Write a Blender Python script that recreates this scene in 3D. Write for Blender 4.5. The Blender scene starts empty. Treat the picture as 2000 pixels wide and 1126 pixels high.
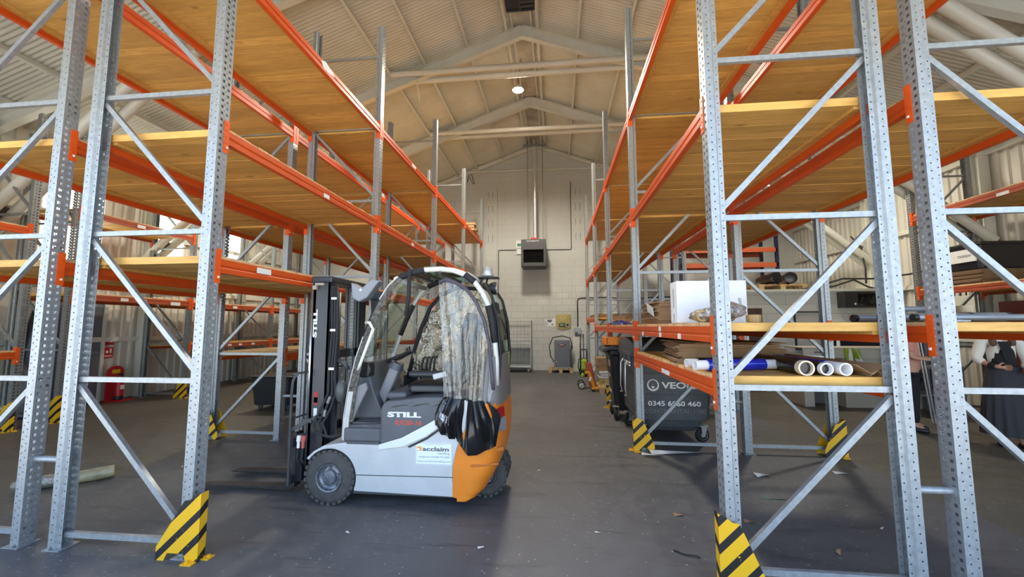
import bpy, math, random
from mathutils import Vector, Matrix
random.seed(11)
SC = bpy.context.scene
COL = SC.collection
PI = math.pi
EXPOSURE, SKY, SUN, LAMP = 1.35, 0.30, 9.0, 480
DOOR = (-9.0, 7.6, 3.9)
ADDED_LAMPS = [(-6.2, 10.2, 5.9, 'added unseen fill lamp over the left side aisle'), (5.2, 10.0, 5.9, 'added unseen fill lamp over the right side aisle'), (-.88, 3.6, 7.3, 'added unseen fill lamp under the ridge near the door')]  # unseen lamps added to brighten the interior
R = math.radians

# ------------------------------------------------------------------ mesh builder
class MB:
    def __init__(s):
        s.v = []; s.f = []; s.m = []; s.t = []; s.tone = 0.5
    def face(s, pts, m=0):
        b = len(s.v); s.v += [tuple(p) for p in pts]; s.f.append(list(range(b, b+len(pts)))); s.m.append(m); s.t.append(s.tone)
    def add(s, vs, fs, m=0):
        b = len(s.v); s.v += [tuple(p) for p in vs]
        for q in fs:
            s.f.append([b+i for i in q]); s.m.append(m); s.t.append(s.tone)
    def box(s, x0, x1, y0, y1, z0, z1, m=0):
        vs = [(x, y, z) for z in (z0, z1) for y in (y0, y1) for x in (x0, x1)]
        s.add(vs, [(0,2,3,1),(4,5,7,6),(0,1,5,4),(2,6,7,3),(0,4,6,2),(1,3,7,5)], m)
        return s
    def cbox(s, c, d, m=0, rz=0, rx=0, ry=0):
        M = Matrix.Translation(c) @ Matrix.Rotation(rz,4,'Z') @ Matrix.Rotation(ry,4,'Y') @ Matrix.Rotation(rx,4,'X')
        vs = [M @ Vector((x*d[0]/2, y*d[1]/2, z*d[2]/2)) for z in (-1,1) for y in (-1,1) for x in (-1,1)]
        s.add(vs, [(0,2,3,1),(4,5,7,6),(0,1,5,4),(2,6,7,3),(0,4,6,2),(1,3,7,5)], m)
        return s
    def prism(s, poly, a0, a1, axis='y', m=0):
        # poly: list of 2D points; axis = extrusion axis.  y: (x,z)  x: (y,z)  z: (x,y)
        def P(p, a):
            return {'y': (p[0], a, p[1]), 'x': (a, p[0], p[1]), 'z': (p[0], p[1], a)}[axis]
        n = len(poly)
        vs = [P(p, a0) for p in poly] + [P(p, a1) for p in poly]
        fs = [list(range(n))[::-1], list(range(n, 2*n))] + [(i, (i+1) % n, n+(i+1) % n, n+i) for i in range(n)]
        s.add(vs, fs, m)
        return s
    def tube(s, pts, r, n=8, m=0, cap=True, sx=1.0):
        pts = [Vector(p) for p in pts]; k = len(pts)
        rs = r if isinstance(r, (list, tuple)) else [r]*k
        T = []
        for i in range(k):
            a = pts[max(i-1, 0)]; b = pts[min(i+1, k-1)]
            d = (b-a); T.append(d.normalized() if d.length > 1e-9 else Vector((0,0,1)))
        u = T[0].orthogonal().normalized()
        vs = []
        for i in range(k):
            u = (u - T[i]*u.dot(T[i])); u = u.normalized() if u.length > 1e-6 else T[i].orthogonal().normalized()
            w = T[i].cross(u)
            for j in range(n):
                a = 2*PI*j/n
                vs.append(pts[i] + (u*math.cos(a)*sx + w*math.sin(a))*rs[i])
        fs = [(i*n+j, i*n+(j+1) % n, (i+1)*n+(j+1) % n, (i+1)*n+j) for i in range(k-1) for j in range(n)]
        if cap: fs += [list(range(n))[::-1], [(k-1)*n+j for j in range(n)]]
        s.add(vs, fs, m)
        return s
    def lathe(s, prof, c=(0,0,0), axis='z', n=20, m=0, cap=True):
        vs = []
        for (r, h) in prof:
            for j in range(n):
                a = 2*PI*j/n; p = (r*math.cos(a), r*math.sin(a), h)
                if axis == 'y': p = (p[0], p[2], p[1])
                elif axis == 'x': p = (p[2], p[0], p[1])
                vs.append((p[0]+c[0], p[1]+c[1], p[2]+c[2]))
        k = len(prof)
        fs = [(i*n+j, i*n+(j+1) % n, (i+1)*n+(j+1) % n, (i+1)*n+j) for i in range(k-1) for j in range(n)]
        if cap:
            if prof[0][0] > 1e-6: fs.append(list(range(n))[::-1])
            if prof[-1][0] > 1e-6: fs.append([(k-1)*n+j for j in range(n)])
        s.add(vs, fs, m)
        return s
    def grid(s, fn, nu, nv, m=0, closed=False):
        vs = [fn(i/(nu), j/(nv)) for j in range(nv+1) for i in range(nu+1)]
        fs = [(j*(nu+1)+i, j*(nu+1)+i+1, (j+1)*(nu+1)+i+1, (j+1)*(nu+1)+i) for j in range(nv) for i in range(nu)]
        s.add(vs, fs, m)
        return s
    def bar(s, p, q, w, h, up=(0,0,1), m=0):
        p = Vector(p); q = Vector(q); d = (q-p).normalized(); upv = Vector(up)
        a = d.cross(upv); a = a.normalized() if a.length > 1e-6 else d.orthogonal().normalized()
        b = a.cross(d).normalized()
        vs = [o + a*(w/2*i) + b*(h/2*j) for o in (p, q) for (i, j) in ((-1,-1),(1,-1),(1,1),(-1,1))]
        s.add(vs, [(0,1,2,3),(7,6,5,4),(0,4,5,1),(1,5,6,2),(2,6,7,3),(3,7,4,0)], m)
        return s
    def channel(s, p, q, w, h, up, t=0.003, m=0):
        # C-section bar: open side towards -up
        p = Vector(p); q = Vector(q); d = (q-p).normalized(); upv = Vector(up)
        a = d.cross(upv).normalized(); b = a.cross(d).normalized()
        prof = [(-w/2,-h/2),(-w/2,h/2),(w/2,h/2),(w/2,-h/2),(w/2-.009,-h/2),(w/2-.009,-h/2+t),(w/2-t,-h/2+t),(w/2-t,h/2-t),(-w/2+t,h/2-t),(-w/2+t,-h/2+t),(-w/2+.009,-h/2+t),(-w/2+.009,-h/2)]
        n = len(prof)
        vs = [o + a*i + b*j for o in (p, q) for (i, j) in prof]
        s.add(vs, [(i, (i+1) % n, n+(i+1) % n, n+i) for i in range(n)], m)
        return s
    def mesh(s, name, mats, smooth=False, origin=(0,0,0), fixn=True, tones=False):
        me = bpy.data.meshes.new(name)
        ox, oy, oz = origin
        me.from_pydata([(x-ox, y-oy, z-oz) for (x, y, z) in s.v], [], s.f)
        if not isinstance(mats, (list, tuple)): mats = [mats]
        for mt in mats: me.materials.append(mt)
        if len(mats) > 1: me.polygons.foreach_set('material_index', s.m)
        if smooth: me.polygons.foreach_set('use_smooth', [True]*len(s.f))
        if tones:
            at = me.attributes.new('tone', 'FLOAT', 'FACE'); at.data.foreach_set('value', s.t)
        me.update()
        if fixn:
            import bmesh
            bm = bmesh.new(); bm.from_mesh(me)
            if smooth: bmesh.ops.remove_doubles(bm, verts=bm.verts, dist=1e-5)
            bmesh.ops.recalc_face_normals(bm, faces=bm.faces); bm.to_mesh(me); bm.free()
        return me
    def build(s, name, mats, parent=None, smooth=False, bevel=0, subsurf=0, auto=None, tones=False, fixn=True, kind=None, label=None):
        org = (0,0,0)
        if parent is not None:
            q = parent
            while q.parent is not None: q = q.parent
            org = tuple(q.location)
        me = s.mesh(name, mats, smooth, org, fixn, tones)
        return link(name, me, parent, bevel=bevel, subsurf=subsurf, kind=kind, label=label, auto=auto)

def link(name, me, parent=None, loc=(0,0,0), rot=(0,0,0), bevel=0, subsurf=0, kind=None, label=None, auto=None):
    o = bpy.data.objects.new(name, me); COL.objects.link(o)
    o.location = loc; o.rotation_euler = rot
    if parent is not None: o.parent = parent
    if bevel:
        b = o.modifiers.new('bevel', 'BEVEL'); b.width = bevel; b.segments = 2; b.limit_method = 'ANGLE'; b.angle_limit = R(40)
    if subsurf:
        b = o.modifiers.new('subsurf', 'SUBSURF'); b.levels = subsurf; b.render_levels = subsurf
    if auto is not None:
        me.polygons.foreach_set('use_smooth', [True]*len(me.polygons))
        try: me.set_sharp_from_angle(angle=R(auto))
        except Exception: pass
    if kind: o['kind'] = kind
    if label: o['label'] = label
    return o

def tag(o, label, cat, group=None):
    o['label'] = label; o['category'] = cat
    if group: o['group'] = group
    return o
def thing(name, label, cat, loc=(0,0,0), group=None):
    o = bpy.data.objects.new(name, None); COL.objects.link(o); o.location = loc; o.empty_display_size = 0.1
    return tag(o, label, cat, group)
def struct(o): o['kind'] = 'structure'; return o
def copy_tree(o, parent=None):
    c = o.copy(); COL.objects.link(c)
    if parent is not None: c.parent = parent
    for ch in [k for k in o.children]: copy_tree(ch, c)
    return c

def lettering(name, string, mat, parent, pos, height=None, width=None, face='-y', bold=0.0, tilt=0, slant=0, depth=0.0008, align='LEFT', spacing=1.0, rz=0):
    """flat raised lettering, lower-left corner at pos, facing -y / +x / -x / +z"""
    cu = bpy.data.curves.new(name, 'FONT'); cu.body = string; cu.size = 1; cu.extrude = 0.0; cu.offset = bold; cu.shear = slant; cu.resolution_u = 3; cu.space_character = spacing
    t = bpy.data.objects.new('tmp', cu); COL.objects.link(t)
    bpy.context.view_layer.update()
    dg = bpy.context.evaluated_depsgraph_get()
    me = bpy.data.meshes.new_from_object(t.evaluated_get(dg)); bpy.data.objects.remove(t); bpy.data.curves.remove(cu)
    xs = [v.co.x for v in me.vertices]; ys = [v.co.y for v in me.vertices]
    x0, x1, y0, y1 = min(xs), max(xs), min(ys), max(ys)
    sy = (height/(y1-y0)) if height else None
    sx = (width/(x1-x0)) if width else None
    if sx is None: sx = sy
    if sy is None: sy = sx
    for v in me.vertices:
        v.co.x = (v.co.x-x0)*sx; v.co.y = (v.co.y-y0)*sy; v.co.z = 0
    if tilt: me.transform(Matrix.Rotation(tilt, 4, 'Z'))
    M = {'-y': Matrix(((1,0,0,0),(0,0,-1,0),(0,1,0,0),(0,0,0,1))), '+x': Matrix(((0,0,1,0),(1,0,0,0),(0,1,0,0),(0,0,0,1))),
         '-x': Matrix(((0,0,-1,0),(-1,0,0,0),(0,1,0,0),(0,0,0,1))), '+z': Matrix.Identity(4)}[face]
    me.transform(M)
    if rz: me.transform(Matrix.Rotation(rz, 4, 'Z'))
    me.name = name; me.materials.clear(); me.materials.append(mat)
    q = parent
    org = Vector((0,0,0))
    while q is not None:
        if q.parent is None: org = q.location.copy()
        q = q.parent
    me.transform(Matrix.Translation(Vector(pos)-org))
    me.update()
    return link(name, me, parent)

# ------------------------------------------------------------------ materials
def nodes(name):
    m = bpy.data.materials.new(name); m.use_nodes = True
    nt = m.node_tree; b = nt.nodes['Principled BSDF']
    return m, nt, b
def col(c): return (c[0], c[1], c[2], 1)
def mat(name, c, rough=.5, metal=0, var=0, scale=8, bump=0, bscale=40, spec=.5, coat=0, stretch=None, emit=None):
    m, nt, b = nodes(name)
    b.inputs['Base Color'].default_value = col(c); b.inputs['Roughness'].default_value = rough; b.inputs['Metallic'].default_value = metal
    b.inputs['Specular IOR Level'].default_value = spec; b.inputs['Coat Weight'].default_value = coat
    if emit: b.inputs['Emission Color'].default_value = col(emit[0]); b.inputs['Emission Strength'].default_value = emit[1]
    if var or bump:
        tc = nt.nodes.new('ShaderNodeTexCoord'); mp = nt.nodes.new('ShaderNodeMapping')
        nt.links.new(tc.outputs['Object'], mp.inputs['Vector'])
        if stretch: mp.inputs['Scale'].default_value = stretch
    if var:
        n = nt.nodes.new('ShaderNodeTexNoise'); n.inputs['Scale'].default_value = scale; n.inputs['Detail'].default_value = 5
        nt.links.new(mp.outputs[0], n.inputs['Vector'])
        r = nt.nodes.new('ShaderNodeValToRGB'); e = r.color_ramp.elements
        e[0].position = .3; e[1].position = .7
        e[0].color = col([x*(1-var) for x in c]); e[1].color = col([min(1, x*(1+var)) for x in c])
        nt.links.new(n.outputs['Fac'], r.inputs['Fac']); nt.links.new(r.outputs[0], b.inputs['Base Color'])
    if bump:
        n2 = nt.nodes.new('ShaderNodeTexNoise'); n2.inputs['Scale'].default_value = bscale; n2.inputs['Detail'].default_value = 3
        nt.links.new(mp.outputs[0], n2.inputs['Vector'])
        bp = nt.nodes.new('ShaderNodeBump'); bp.inputs['Strength'].default_value = bump; bp.inputs['Distance'].default_value = .01
        nt.links.new(n2.outputs['Fac'], bp.inputs['Height']); nt.links.new(bp.outputs[0], b.inputs['Normal'])
    return m

def N(nt, t, **kw):
    n = nt.nodes.new(t)
    for k, v in kw.items(): setattr(n, k, v)
    return n
def math_node(nt, op, a, b=None):
    n = N(nt, 'ShaderNodeMath', operation=op)
    for i, x in enumerate((a, b)):
        if x is None: continue
        if isinstance(x, (int, float)): n.inputs[i].default_value = x
        else: nt.links.new(x, n.inputs[i])
    return n.outputs[0]
def ramp(nt, fac, stops):
    r = N(nt, 'ShaderNodeValToRGB'); e = r.color_ramp.elements
    while len(e) < len(stops): e.new(.5)
    for i, (p, c) in enumerate(stops):
        e[i].position = p; e[i].color = col(c if isinstance(c, (tuple, list)) else (c, c, c))
    nt.links.new(fac, r.inputs['Fac']); return r.outputs[0]
def mixc(nt, fac, a, b):
    n = N(nt, 'ShaderNodeMix', data_type='RGBA')
    for sock, x in ((n.inputs[0], fac), (n.inputs[6], a), (n.inputs[7], b)):
        if isinstance(x, (int, float)): sock.default_value = x
        elif isinstance(x, (tuple, list)): sock.default_value = col(x)
        else: nt.links.new(x, sock)
    return n.outputs[2]
def noise(nt, vec, scale, detail=4, rough=.5):
    n = N(nt, 'ShaderNodeTexNoise'); n.inputs['Scale'].default_value = scale; n.inputs['Detail'].default_value = detail; n.inputs['Roughness'].default_value = rough
    nt.links.new(vec, n.inputs['Vector']); return n.outputs['Fac']
def mapping(nt, vec, scale=(1,1,1), loc=(0,0,0), rot=(0,0,0)):
    n = N(nt, 'ShaderNodeMapping'); n.inputs['Scale'].default_value = scale; n.inputs['Location'].default_value = loc; n.inputs['Rotation'].default_value = rot
    nt.links.new(vec, n.inputs['Vector']); return n.outputs[0]
def objco(nt): return N(nt, 'ShaderNodeTexCoord').outputs['Object']
def bump(nt, h, strength, dist, b):
    n = N(nt, 'ShaderNodeBump'); n.inputs['Strength'].default_value = strength; n.inputs['Distance'].default_value = dist
    nt.links.new(h, n.inputs['Height']); nt.links.new(n.outputs[0], b.inputs['Normal'])

M = {}
M['galv'] = mat('galvanised_steel', (.34,.365,.38), .42, .4, var=.14, scale=30, bump=.05, bscale=60)
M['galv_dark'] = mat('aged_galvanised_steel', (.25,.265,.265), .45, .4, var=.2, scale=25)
M['orange'] = mat('orange_powder_coat', (.62,.085,.011), .42, 0, var=.05, scale=5, spec=.3)
M['orange_bright'] = mat('orange_connector_coat', (.76,.105,.014), .40, 0, var=.06, scale=14, spec=.3)
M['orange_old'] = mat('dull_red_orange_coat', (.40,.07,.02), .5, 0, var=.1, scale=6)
M['paper'] = mat('white_paper_label', (.82,.82,.80), .7, var=.06, scale=40)
M['ink'] = mat('black_ink', (.03,.03,.035), .6)
M['zinc'] = mat('bright_zinc', (.75,.76,.78), .3, .7)
M['white_paint'] = mat('white_painted_metal', (.64,.64,.57), .45, var=.05, scale=3)
M['yellow_tape'] = mat('yellow', (.8,.5,.02), .5)
M['black_plastic'] = mat('black_plastic', (.018,.018,.02), .38)
M['black_rubber'] = mat('black_rubber', (.022,.022,.023), .7, bump=.15, bscale=60)
M['grey_bin'] = mat('dark_grey_bin_plastic', (.080,.086,.096), .45, var=.12, scale=9, bump=.06, bscale=90)
M['black_bin'] = mat('black_bin_plastic', (.018,.019,.022), .35, var=.15, scale=7)
M['card'] = mat('brown_cardboard', (.36,.22,.115), .8, var=.1, scale=12)
M['card_dark'] = mat('dull_cardboard', (.25,.155,.085), .85, var=.12, scale=9)
M['white_card'] = mat('white_cardboard', (.80,.82,.86), .7, var=.03, scale=6)
M['blue_film'] = mat('glossy_blue_film', (.012,.02,.42), .22, var=.1, scale=9, coat=.3)
M['black_film'] = mat('glossy_black_film', (.012,.012,.014), .25, bump=.25, bscale=25)
M['white_tube'] = mat('white_card_tube', (.86,.84,.82), .5)
M['tan_tube'] = mat('tan_card_tube', (.72,.58,.42), .6)
M['tape'] = mat('brown_parcel_tape', (.42,.27,.10), .25)
M['pine'] = mat('pallet_pine', (.50,.34,.17), .75, var=.2, scale=8, stretch=(1,1,6))
M['grey_tube'] = mat('satin_grey_tube', (.36,.39,.43), .35, .4)
M['red'] = mat('fire_red', (.50,.012,.016), .4)
M['dark_grey'] = mat('dark_grey_enamel', (.06,.062,.065), .45)
M['skin'] = mat('skin', (.55,.30,.20), .55)
M['pink_top'] = mat('salmon_pink_cloth', (.62,.27,.21), .85, bump=.2, bscale=30)
M['black_cloth'] = mat('black_cloth', (.014,.014,.016), .9, bump=.2, bscale=30)
M['white_cloth'] = mat('cream_white_knit', (.78,.74,.66), .9, bump=.25, bscale=60)
M['grey_cloth'] = mat('charcoal_cloth', (.045,.045,.055), .9, bump=.3, bscale=22, stretch=(3,3,.3))
M['hair'] = mat('brown_hair', (.13,.06,.03), .55, bump=.4, bscale=60, stretch=(6,6,1))
M['hair_dark'] = mat('dark_hair', (.03,.02,.015), .5, bump=.4, bscale=60)
M['hivis'] = mat('hi_vis_green', (.30,.42,.02), .7)
M['silver_tape'] = mat('silver_reflective_tape', (.85,.87,.88), .35)
M['counter'] = mat('white_counter_laminate', (.55,.52,.44), .4)
M['brown_wood'] = mat('dark_brown_door_wood', (.06,.022,.013), .5, var=.2, scale=4)
M['navy'] = mat('navy_blue_enamel', (.008,.011,.045), .35)
M['blue_tarp'] = mat('blue_tarpaulin', (.012,.022,.16), .35, bump=.4, bscale=18)
M['steel_mesh'] = mat('pale_zinc_wire', (.56,.57,.56), .4, .5)
M['charger'] = mat('slate_grey_enamel', (.13,.14,.17), .4)
M['wrap'] = mat('plastic_wrapped_foam', (.42,.36,.22), .28, var=.25, scale=14, bump=.5, bscale=30)
M['green'] = mat('lime_green_plastic', (.30,.46,.03), .4)
M['door_grey'] = mat('grey_steel_door', (.14,.15,.165), .5)
M['trolley_orange'] = mat('orange_trolley_paint', (.75,.30,.02), .4)
M['rust'] = mat('rusty_orange_plastic', (.42,.08,.02), .5, bump=.3, bscale=30)
M['crate_orange'] = mat('orange_crate_plastic', (.90,.30,.015), .4)

def mk_wood(name, c1, c2, c3):
    m, nt, b = nodes(name)
    o = objco(nt)
    at = N(nt, 'ShaderNodeAttribute', attribute_name='tone', attribute_type='GEOMETRY')
    g = mapping(nt, o, (1.6, 14, 14))
    off = N(nt, 'ShaderNodeVectorMath', operation='ADD')
    cmb = N(nt, 'ShaderNodeCombineXYZ'); tt = math_node(nt, 'MULTIPLY', at.outputs['Fac'], 37.0)
    nt.links.new(tt, cmb.inputs[0]); nt.links.new(tt, cmb.inputs[1])
    nt.links.new(g, off.inputs[0]); nt.links.new(cmb.outputs[0], off.inputs[1])
    n1 = noise(nt, off.outputs[0], 2.4, 8, .68)
    base = ramp(nt, n1, [(.25, c1), (.55, c2), (.8, c3)])
    tone = ramp(nt, at.outputs['Fac'], [(0, .80), (1, 1.08)])
    mul = N(nt, 'ShaderNodeMix', data_type='RGBA', blend_type='MULTIPLY'); mul.inputs[0].default_value = 1
    nt.links.new(base, mul.inputs[6]); nt.links.new(tone, mul.inputs[7])
    # knots
    off2 = N(nt, 'ShaderNodeVectorMath', operation='ADD'); sc = mapping(nt, o, (2.2, 5, 5))
    nt.links.new(sc, off2.inputs[0]); nt.links.new(cmb.outputs[0], off2.inputs[1])
    vo = N(nt, 'ShaderNodeTexVoronoi'); vo.inputs['Scale'].default_value = 1.0; nt.links.new(off2.outputs[0], vo.inputs['Vector'])
    kn = ramp(nt, vo.outputs['Distance'], [(.02, 1.), (.13, .0)])
    fin = mixc(nt, math_node(nt, 'MULTIPLY', kn, .75), mul.outputs[2], [x*.32 for x in c1])
    nt.links.new(fin, b.inputs['Base Color']); b.inputs['Roughness'].default_value = .62
    bump(nt, n1, .12, .01, b)
    return m
M['deck'] = mk_wood('softwood_plank', (.50,.265,.06), (.69,.385,.095), (.82,.49,.155))
M['deck_end'] = mk_wood('pale_plank_end', (.62,.42,.19), (.78,.58,.32), (.88,.72,.46))

def mk_stripes():
    m, nt, b = nodes('yellow_black_hazard_paint')
    o = objco(nt); s = N(nt, 'ShaderNodeSeparateXYZ'); nt.links.new(o, s.inputs[0])
    ck = N(nt, 'ShaderNodeAttribute', attribute_name='tone', attribute_type='GEOMETRY')   # 0.5 on front plate, 0 plain, 1 on side plate
    sx = math_node(nt, 'SUBTRACT', s.outputs[2], math_node(nt, 'MULTIPLY', s.outputs[0], .95))
    sx = math_node(nt, 'SUBTRACT', sx, math_node(nt, 'MULTIPLY', s.outputs[1], .75))
    fr = math_node(nt, 'FRACT', math_node(nt, 'MULTIPLY', math_node(nt, 'ADD', sx, 10.015), 1/.157))
    st = math_node(nt, 'GREATER_THAN', fr, .63)
    on = math_node(nt, 'MULTIPLY', st, math_node(nt, 'GREATER_THAN', ck.outputs['Fac'], .3))
    w = noise(nt, o, 26, 4, .7); wear = math_node(nt, 'GREATER_THAN', w, .66)
    on = math_node(nt, 'MULTIPLY', on, math_node(nt, 'SUBTRACT', 1.0, wear))
    c = mixc(nt, on, (.85,.47,.015), (.018,.016,.016))
    nt.links.new(c, b.inputs['Base Color']); b.inputs['Roughness'].default_value = .42
    return m
M['hazard'] = mk_stripes()

def mk_floor():
    m, nt, b = nodes('worn_painted_concrete')
    o = objco(nt); s = N(nt, 'ShaderNodeSeparateXYZ'); nt.links.new(o, s.inputs[0])
    n1 = noise(nt, o, .9, 6, .6); n2 = noise(nt, o, 7, 6, .65)
    dark = ramp(nt, n1, [(.3, (.082,.083,.088)), (.7, (.128,.129,.134))])
    olive = ramp(nt, n1, [(.3, (.085,.077,.058)), (.7, (.125,.113,.086))])
    wob = math_node(nt, 'MULTIPLY', math_node(nt, 'SUBTRACT', noise(nt, o, 3, 3), .5), .35)
    xx = math_node(nt, 'ADD', s.outputs[0], wob)
    lft = math_node(nt, 'LESS_THAN', xx, -4.62); rgt = math_node(nt, 'GREATER_THAN', xx, 3.42)
    side = math_node(nt, 'MAXIMUM', lft, rgt)
    base = mixc(nt, side, dark, olive)
    base = mixc(nt, ramp(nt, n2, [(.45, 0.), (.8, .42)]), base, (.20,.195,.19))
    # pale scuffs and specks
    n3 = noise(nt, mapping(nt, o, (1, 2.6, 1), rot=(0,0,.5)), 16, 7, .72)
    sc = ramp(nt, n3, [(.59, 0.), (.67, .9)])
    patch = ramp(nt, noise(nt, o, .75, 2), [(.44, .12), (.62, 1.)])
    base = mixc(nt, math_node(nt, 'MULTIPLY', sc, patch), base, (.40,.40,.40))
    vo = N(nt, 'ShaderNodeTexVoronoi'); vo.inputs['Scale'].default_value = 15; nt.links.new(o, vo.inputs['Vector'])
    rnd = N(nt, 'ShaderNodeSeparateColor'); nt.links.new(vo.outputs['Color'], rnd.inputs[0])
    sp = math_node(nt, 'MULTIPLY', math_node(nt, 'LESS_THAN', vo.outputs['Distance'], .10), math_node(nt, 'GREATER_THAN', rnd.outputs[0], .5))
    base = mixc(nt, math_node(nt, 'MULTIPLY', sp, .8), base, (.42,.41,.39))
    # dark rubber marks
    n4 = noise(nt, mapping(nt, o, (.5, 3.5, 1), rot=(0,0,1.2)), 2.2, 5, .6)
    base = mixc(nt, ramp(nt, n4, [(.57, 0.), (.68, .55)]), base, (.035,.034,.034))
    nt.links.new(base, b.inputs['Base Color'])
    nt.links.new(ramp(nt, n2, [(.3, .42), (.7, .66)]), b.inputs['Roughness'])
    bump(nt, n2, .12, .01, b)
    return m
M['floor'] = mk_floor()

def mk_block(name, c, mort, axes):
    m, nt, b = nodes(name)
    o = objco(nt); s = N(nt, 'ShaderNodeSeparateXYZ'); nt.links.new(o, s.inputs[0])
    cm = N(nt, 'ShaderNodeCombineXYZ'); nt.links.new(s.outputs[axes[0]], cm.inputs[0]); nt.links.new(s.outputs[axes[1]], cm.inputs[1])
    br = N(nt, 'ShaderNodeTexBrick'); br.inputs['Scale'].default_value = 1; br.inputs['Brick Width'].default_value = .465; br.inputs['Row Height'].default_value = .233
    br.inputs['Mortar Size'].default_value = .007; br.inputs['Mortar Smooth'].default_value = .3; br.inputs['Bias'].default_value = 0
    br.inputs['Color1'].default_value = col(c); br.inputs['Color2'].default_value = col([x*.93 for x in c]); br.inputs['Mortar'].default_value = col(mort)
    nt.links.new(cm.outputs[0], br.inputs['Vector'])
    n1 = noise(nt, o, .8, 4); n2 = noise(nt, o, 12, 5)
    soft = mixc(nt, math_node(nt, 'MULTIPLY', math_node(nt, 'GREATER_THAN', s.outputs[2], 3.03), .72), br.outputs['Color'], [x*.97 for x in c])
    d = mixc(nt, ramp(nt, n1, [(.4, 0.), (.8, .25)]), soft, [x*.75 for x in c])
    nt.links.new(d, b.inputs['Base Color']); b.inputs['Roughness'].default_value = .75
    bm_ = N(nt, 'ShaderNodeMix', data_type='FLOAT'); bm_.inputs[0].default_value = .15
    nt.links.new(math_node(nt, 'SUBTRACT', 1.0, br.outputs['Fac']), bm_.inputs[2]); nt.links.new(n2, bm_.inputs[3])
    bump(nt, bm_.outputs[0], .35, .012, b)
    return m
M['block'] = mk_block('painted_blockwork', (.585,.59,.555), (.36,.36,.33), (0,2))
M['block_side'] = mk_block('painted_blockwork_side', (.61,.60,.545), (.42,.40,.34), (1,2))
M['cladding'] = mat('cream_profiled_cladding', (.62,.60,.53), .55, var=.14, scale=1.2, stretch=(1,1,.25))
M['roof'] = mat('cream_corrugated_sheet', (.60,.60,.52), .7, var=.08, scale=1.5)
M['concrete_out'] = mat('pale_yard_concrete', (.60,.575,.52), .85, var=.08, scale=.6)

def mk_translucent(name, c, t=.75, grain=0):
    m, nt, b = nodes(name)
    nt.nodes.remove(b); out = nt.nodes['Material Output']
    tr = N(nt, 'ShaderNodeBsdfTranslucent'); tr.inputs[0].default_value = col(c)
    df = N(nt, 'ShaderNodeBsdfDiffuse'); df.inputs[0].default_value = col(c)
    mx = N(nt, 'ShaderNodeMixShader'); mx.inputs[0].default_value = t
    nt.links.new(df.outputs[0], mx.inputs[1]); nt.links.new(tr.outputs[0], mx.inputs[2]); nt.links.new(mx.outputs[0], out.inputs[0])
    return m
M['skylight'] = mk_translucent('translucent_grp_panel', (.90,.92,.80), .85)

def mk_clear(name, tint, gloss, rough, bstr, bscale, stretch=(1,1,1), dist=.03, white=0., fm=1.0, gc=(1,1,1)):
    """thin clear sheet: see-through with crinkled glossy reflections"""
    m, nt, b = nodes(name)
    nt.nodes.remove(b); out = nt.nodes['Material Output']
    tr = N(nt, 'ShaderNodeBsdfTransparent'); tr.inputs[0].default_value = col(tint)
    gl = N(nt, 'ShaderNodeBsdfGlossy'); gl.inputs['Roughness'].default_value = rough; gl.inputs[0].default_value = col(gc)
    mx = N(nt, 'ShaderNodeMixShader')
    if bstr:
        o = mapping(nt, objco(nt), stretch); n = noise(nt, o, bscale, 4, .55)
        bp = N(nt, 'ShaderNodeBump'); bp.inputs['Strength'].default_value = bstr; bp.inputs['Distance'].default_value = dist
        nt.links.new(n, bp.inputs['Height']); nt.links.new(bp.outputs[0], gl.inputs['Normal'])
    fr = N(nt, 'ShaderNodeFresnel'); fr.inputs[0].default_value = 1.45
    if bstr: nt.links.new(bp.outputs[0], fr.inputs['Normal'])
    nt.links.new(math_node(nt, 'ADD', math_node(nt, 'MULTIPLY', fr.outputs[0], fm), gloss), mx.inputs[0])
    last = mx.outputs[0]
    nt.links.new(tr.outputs[0], mx.inputs[1]); nt.links.new(gl.outputs[0], mx.inputs[2])
    if white:
        df = N(nt, 'ShaderNodeBsdfDiffuse'); df.inputs[0].default_value = (.75,.72,.66,1)
        m2 = N(nt, 'ShaderNodeMixShader'); m2.inputs[0].default_value = white
        nt.links.new(last, m2.inputs[1]); nt.links.new(df.outputs[0], m2.inputs[2]); last = m2.outputs[0]
    nt.links.new(last, out.inputs[0])
    return m
M['curtain'] = mk_clear('clear_pvc_sheet', (.86,.85,.80), .07, .07, .6, 5, (5,1,.9), .06, .05)
M['crinkle'] = mk_clear('crinkled_clear_pvc', (.80,.76,.66), .26, .07, 1.0, 9, (1,1,1), .08, .05, gc=(1,.90,.74))  # warm gloss colour imitates golden reflections of the orange decks
M['wrapfilm'] = mk_clear('crumpled_film_bag', (.93,.93,.95), .16, .08, 1.0, 16, (1,1,1), .05, .10)
M['glass'] = mk_clear('tinted_green_glass', (.62,.74,.66), .02, .02, 0, 1, fm=.35)
M['glass_clear'] = mk_clear('clear_glass', (.85,.92,.90), .03, .02, 0, 1)
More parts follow.
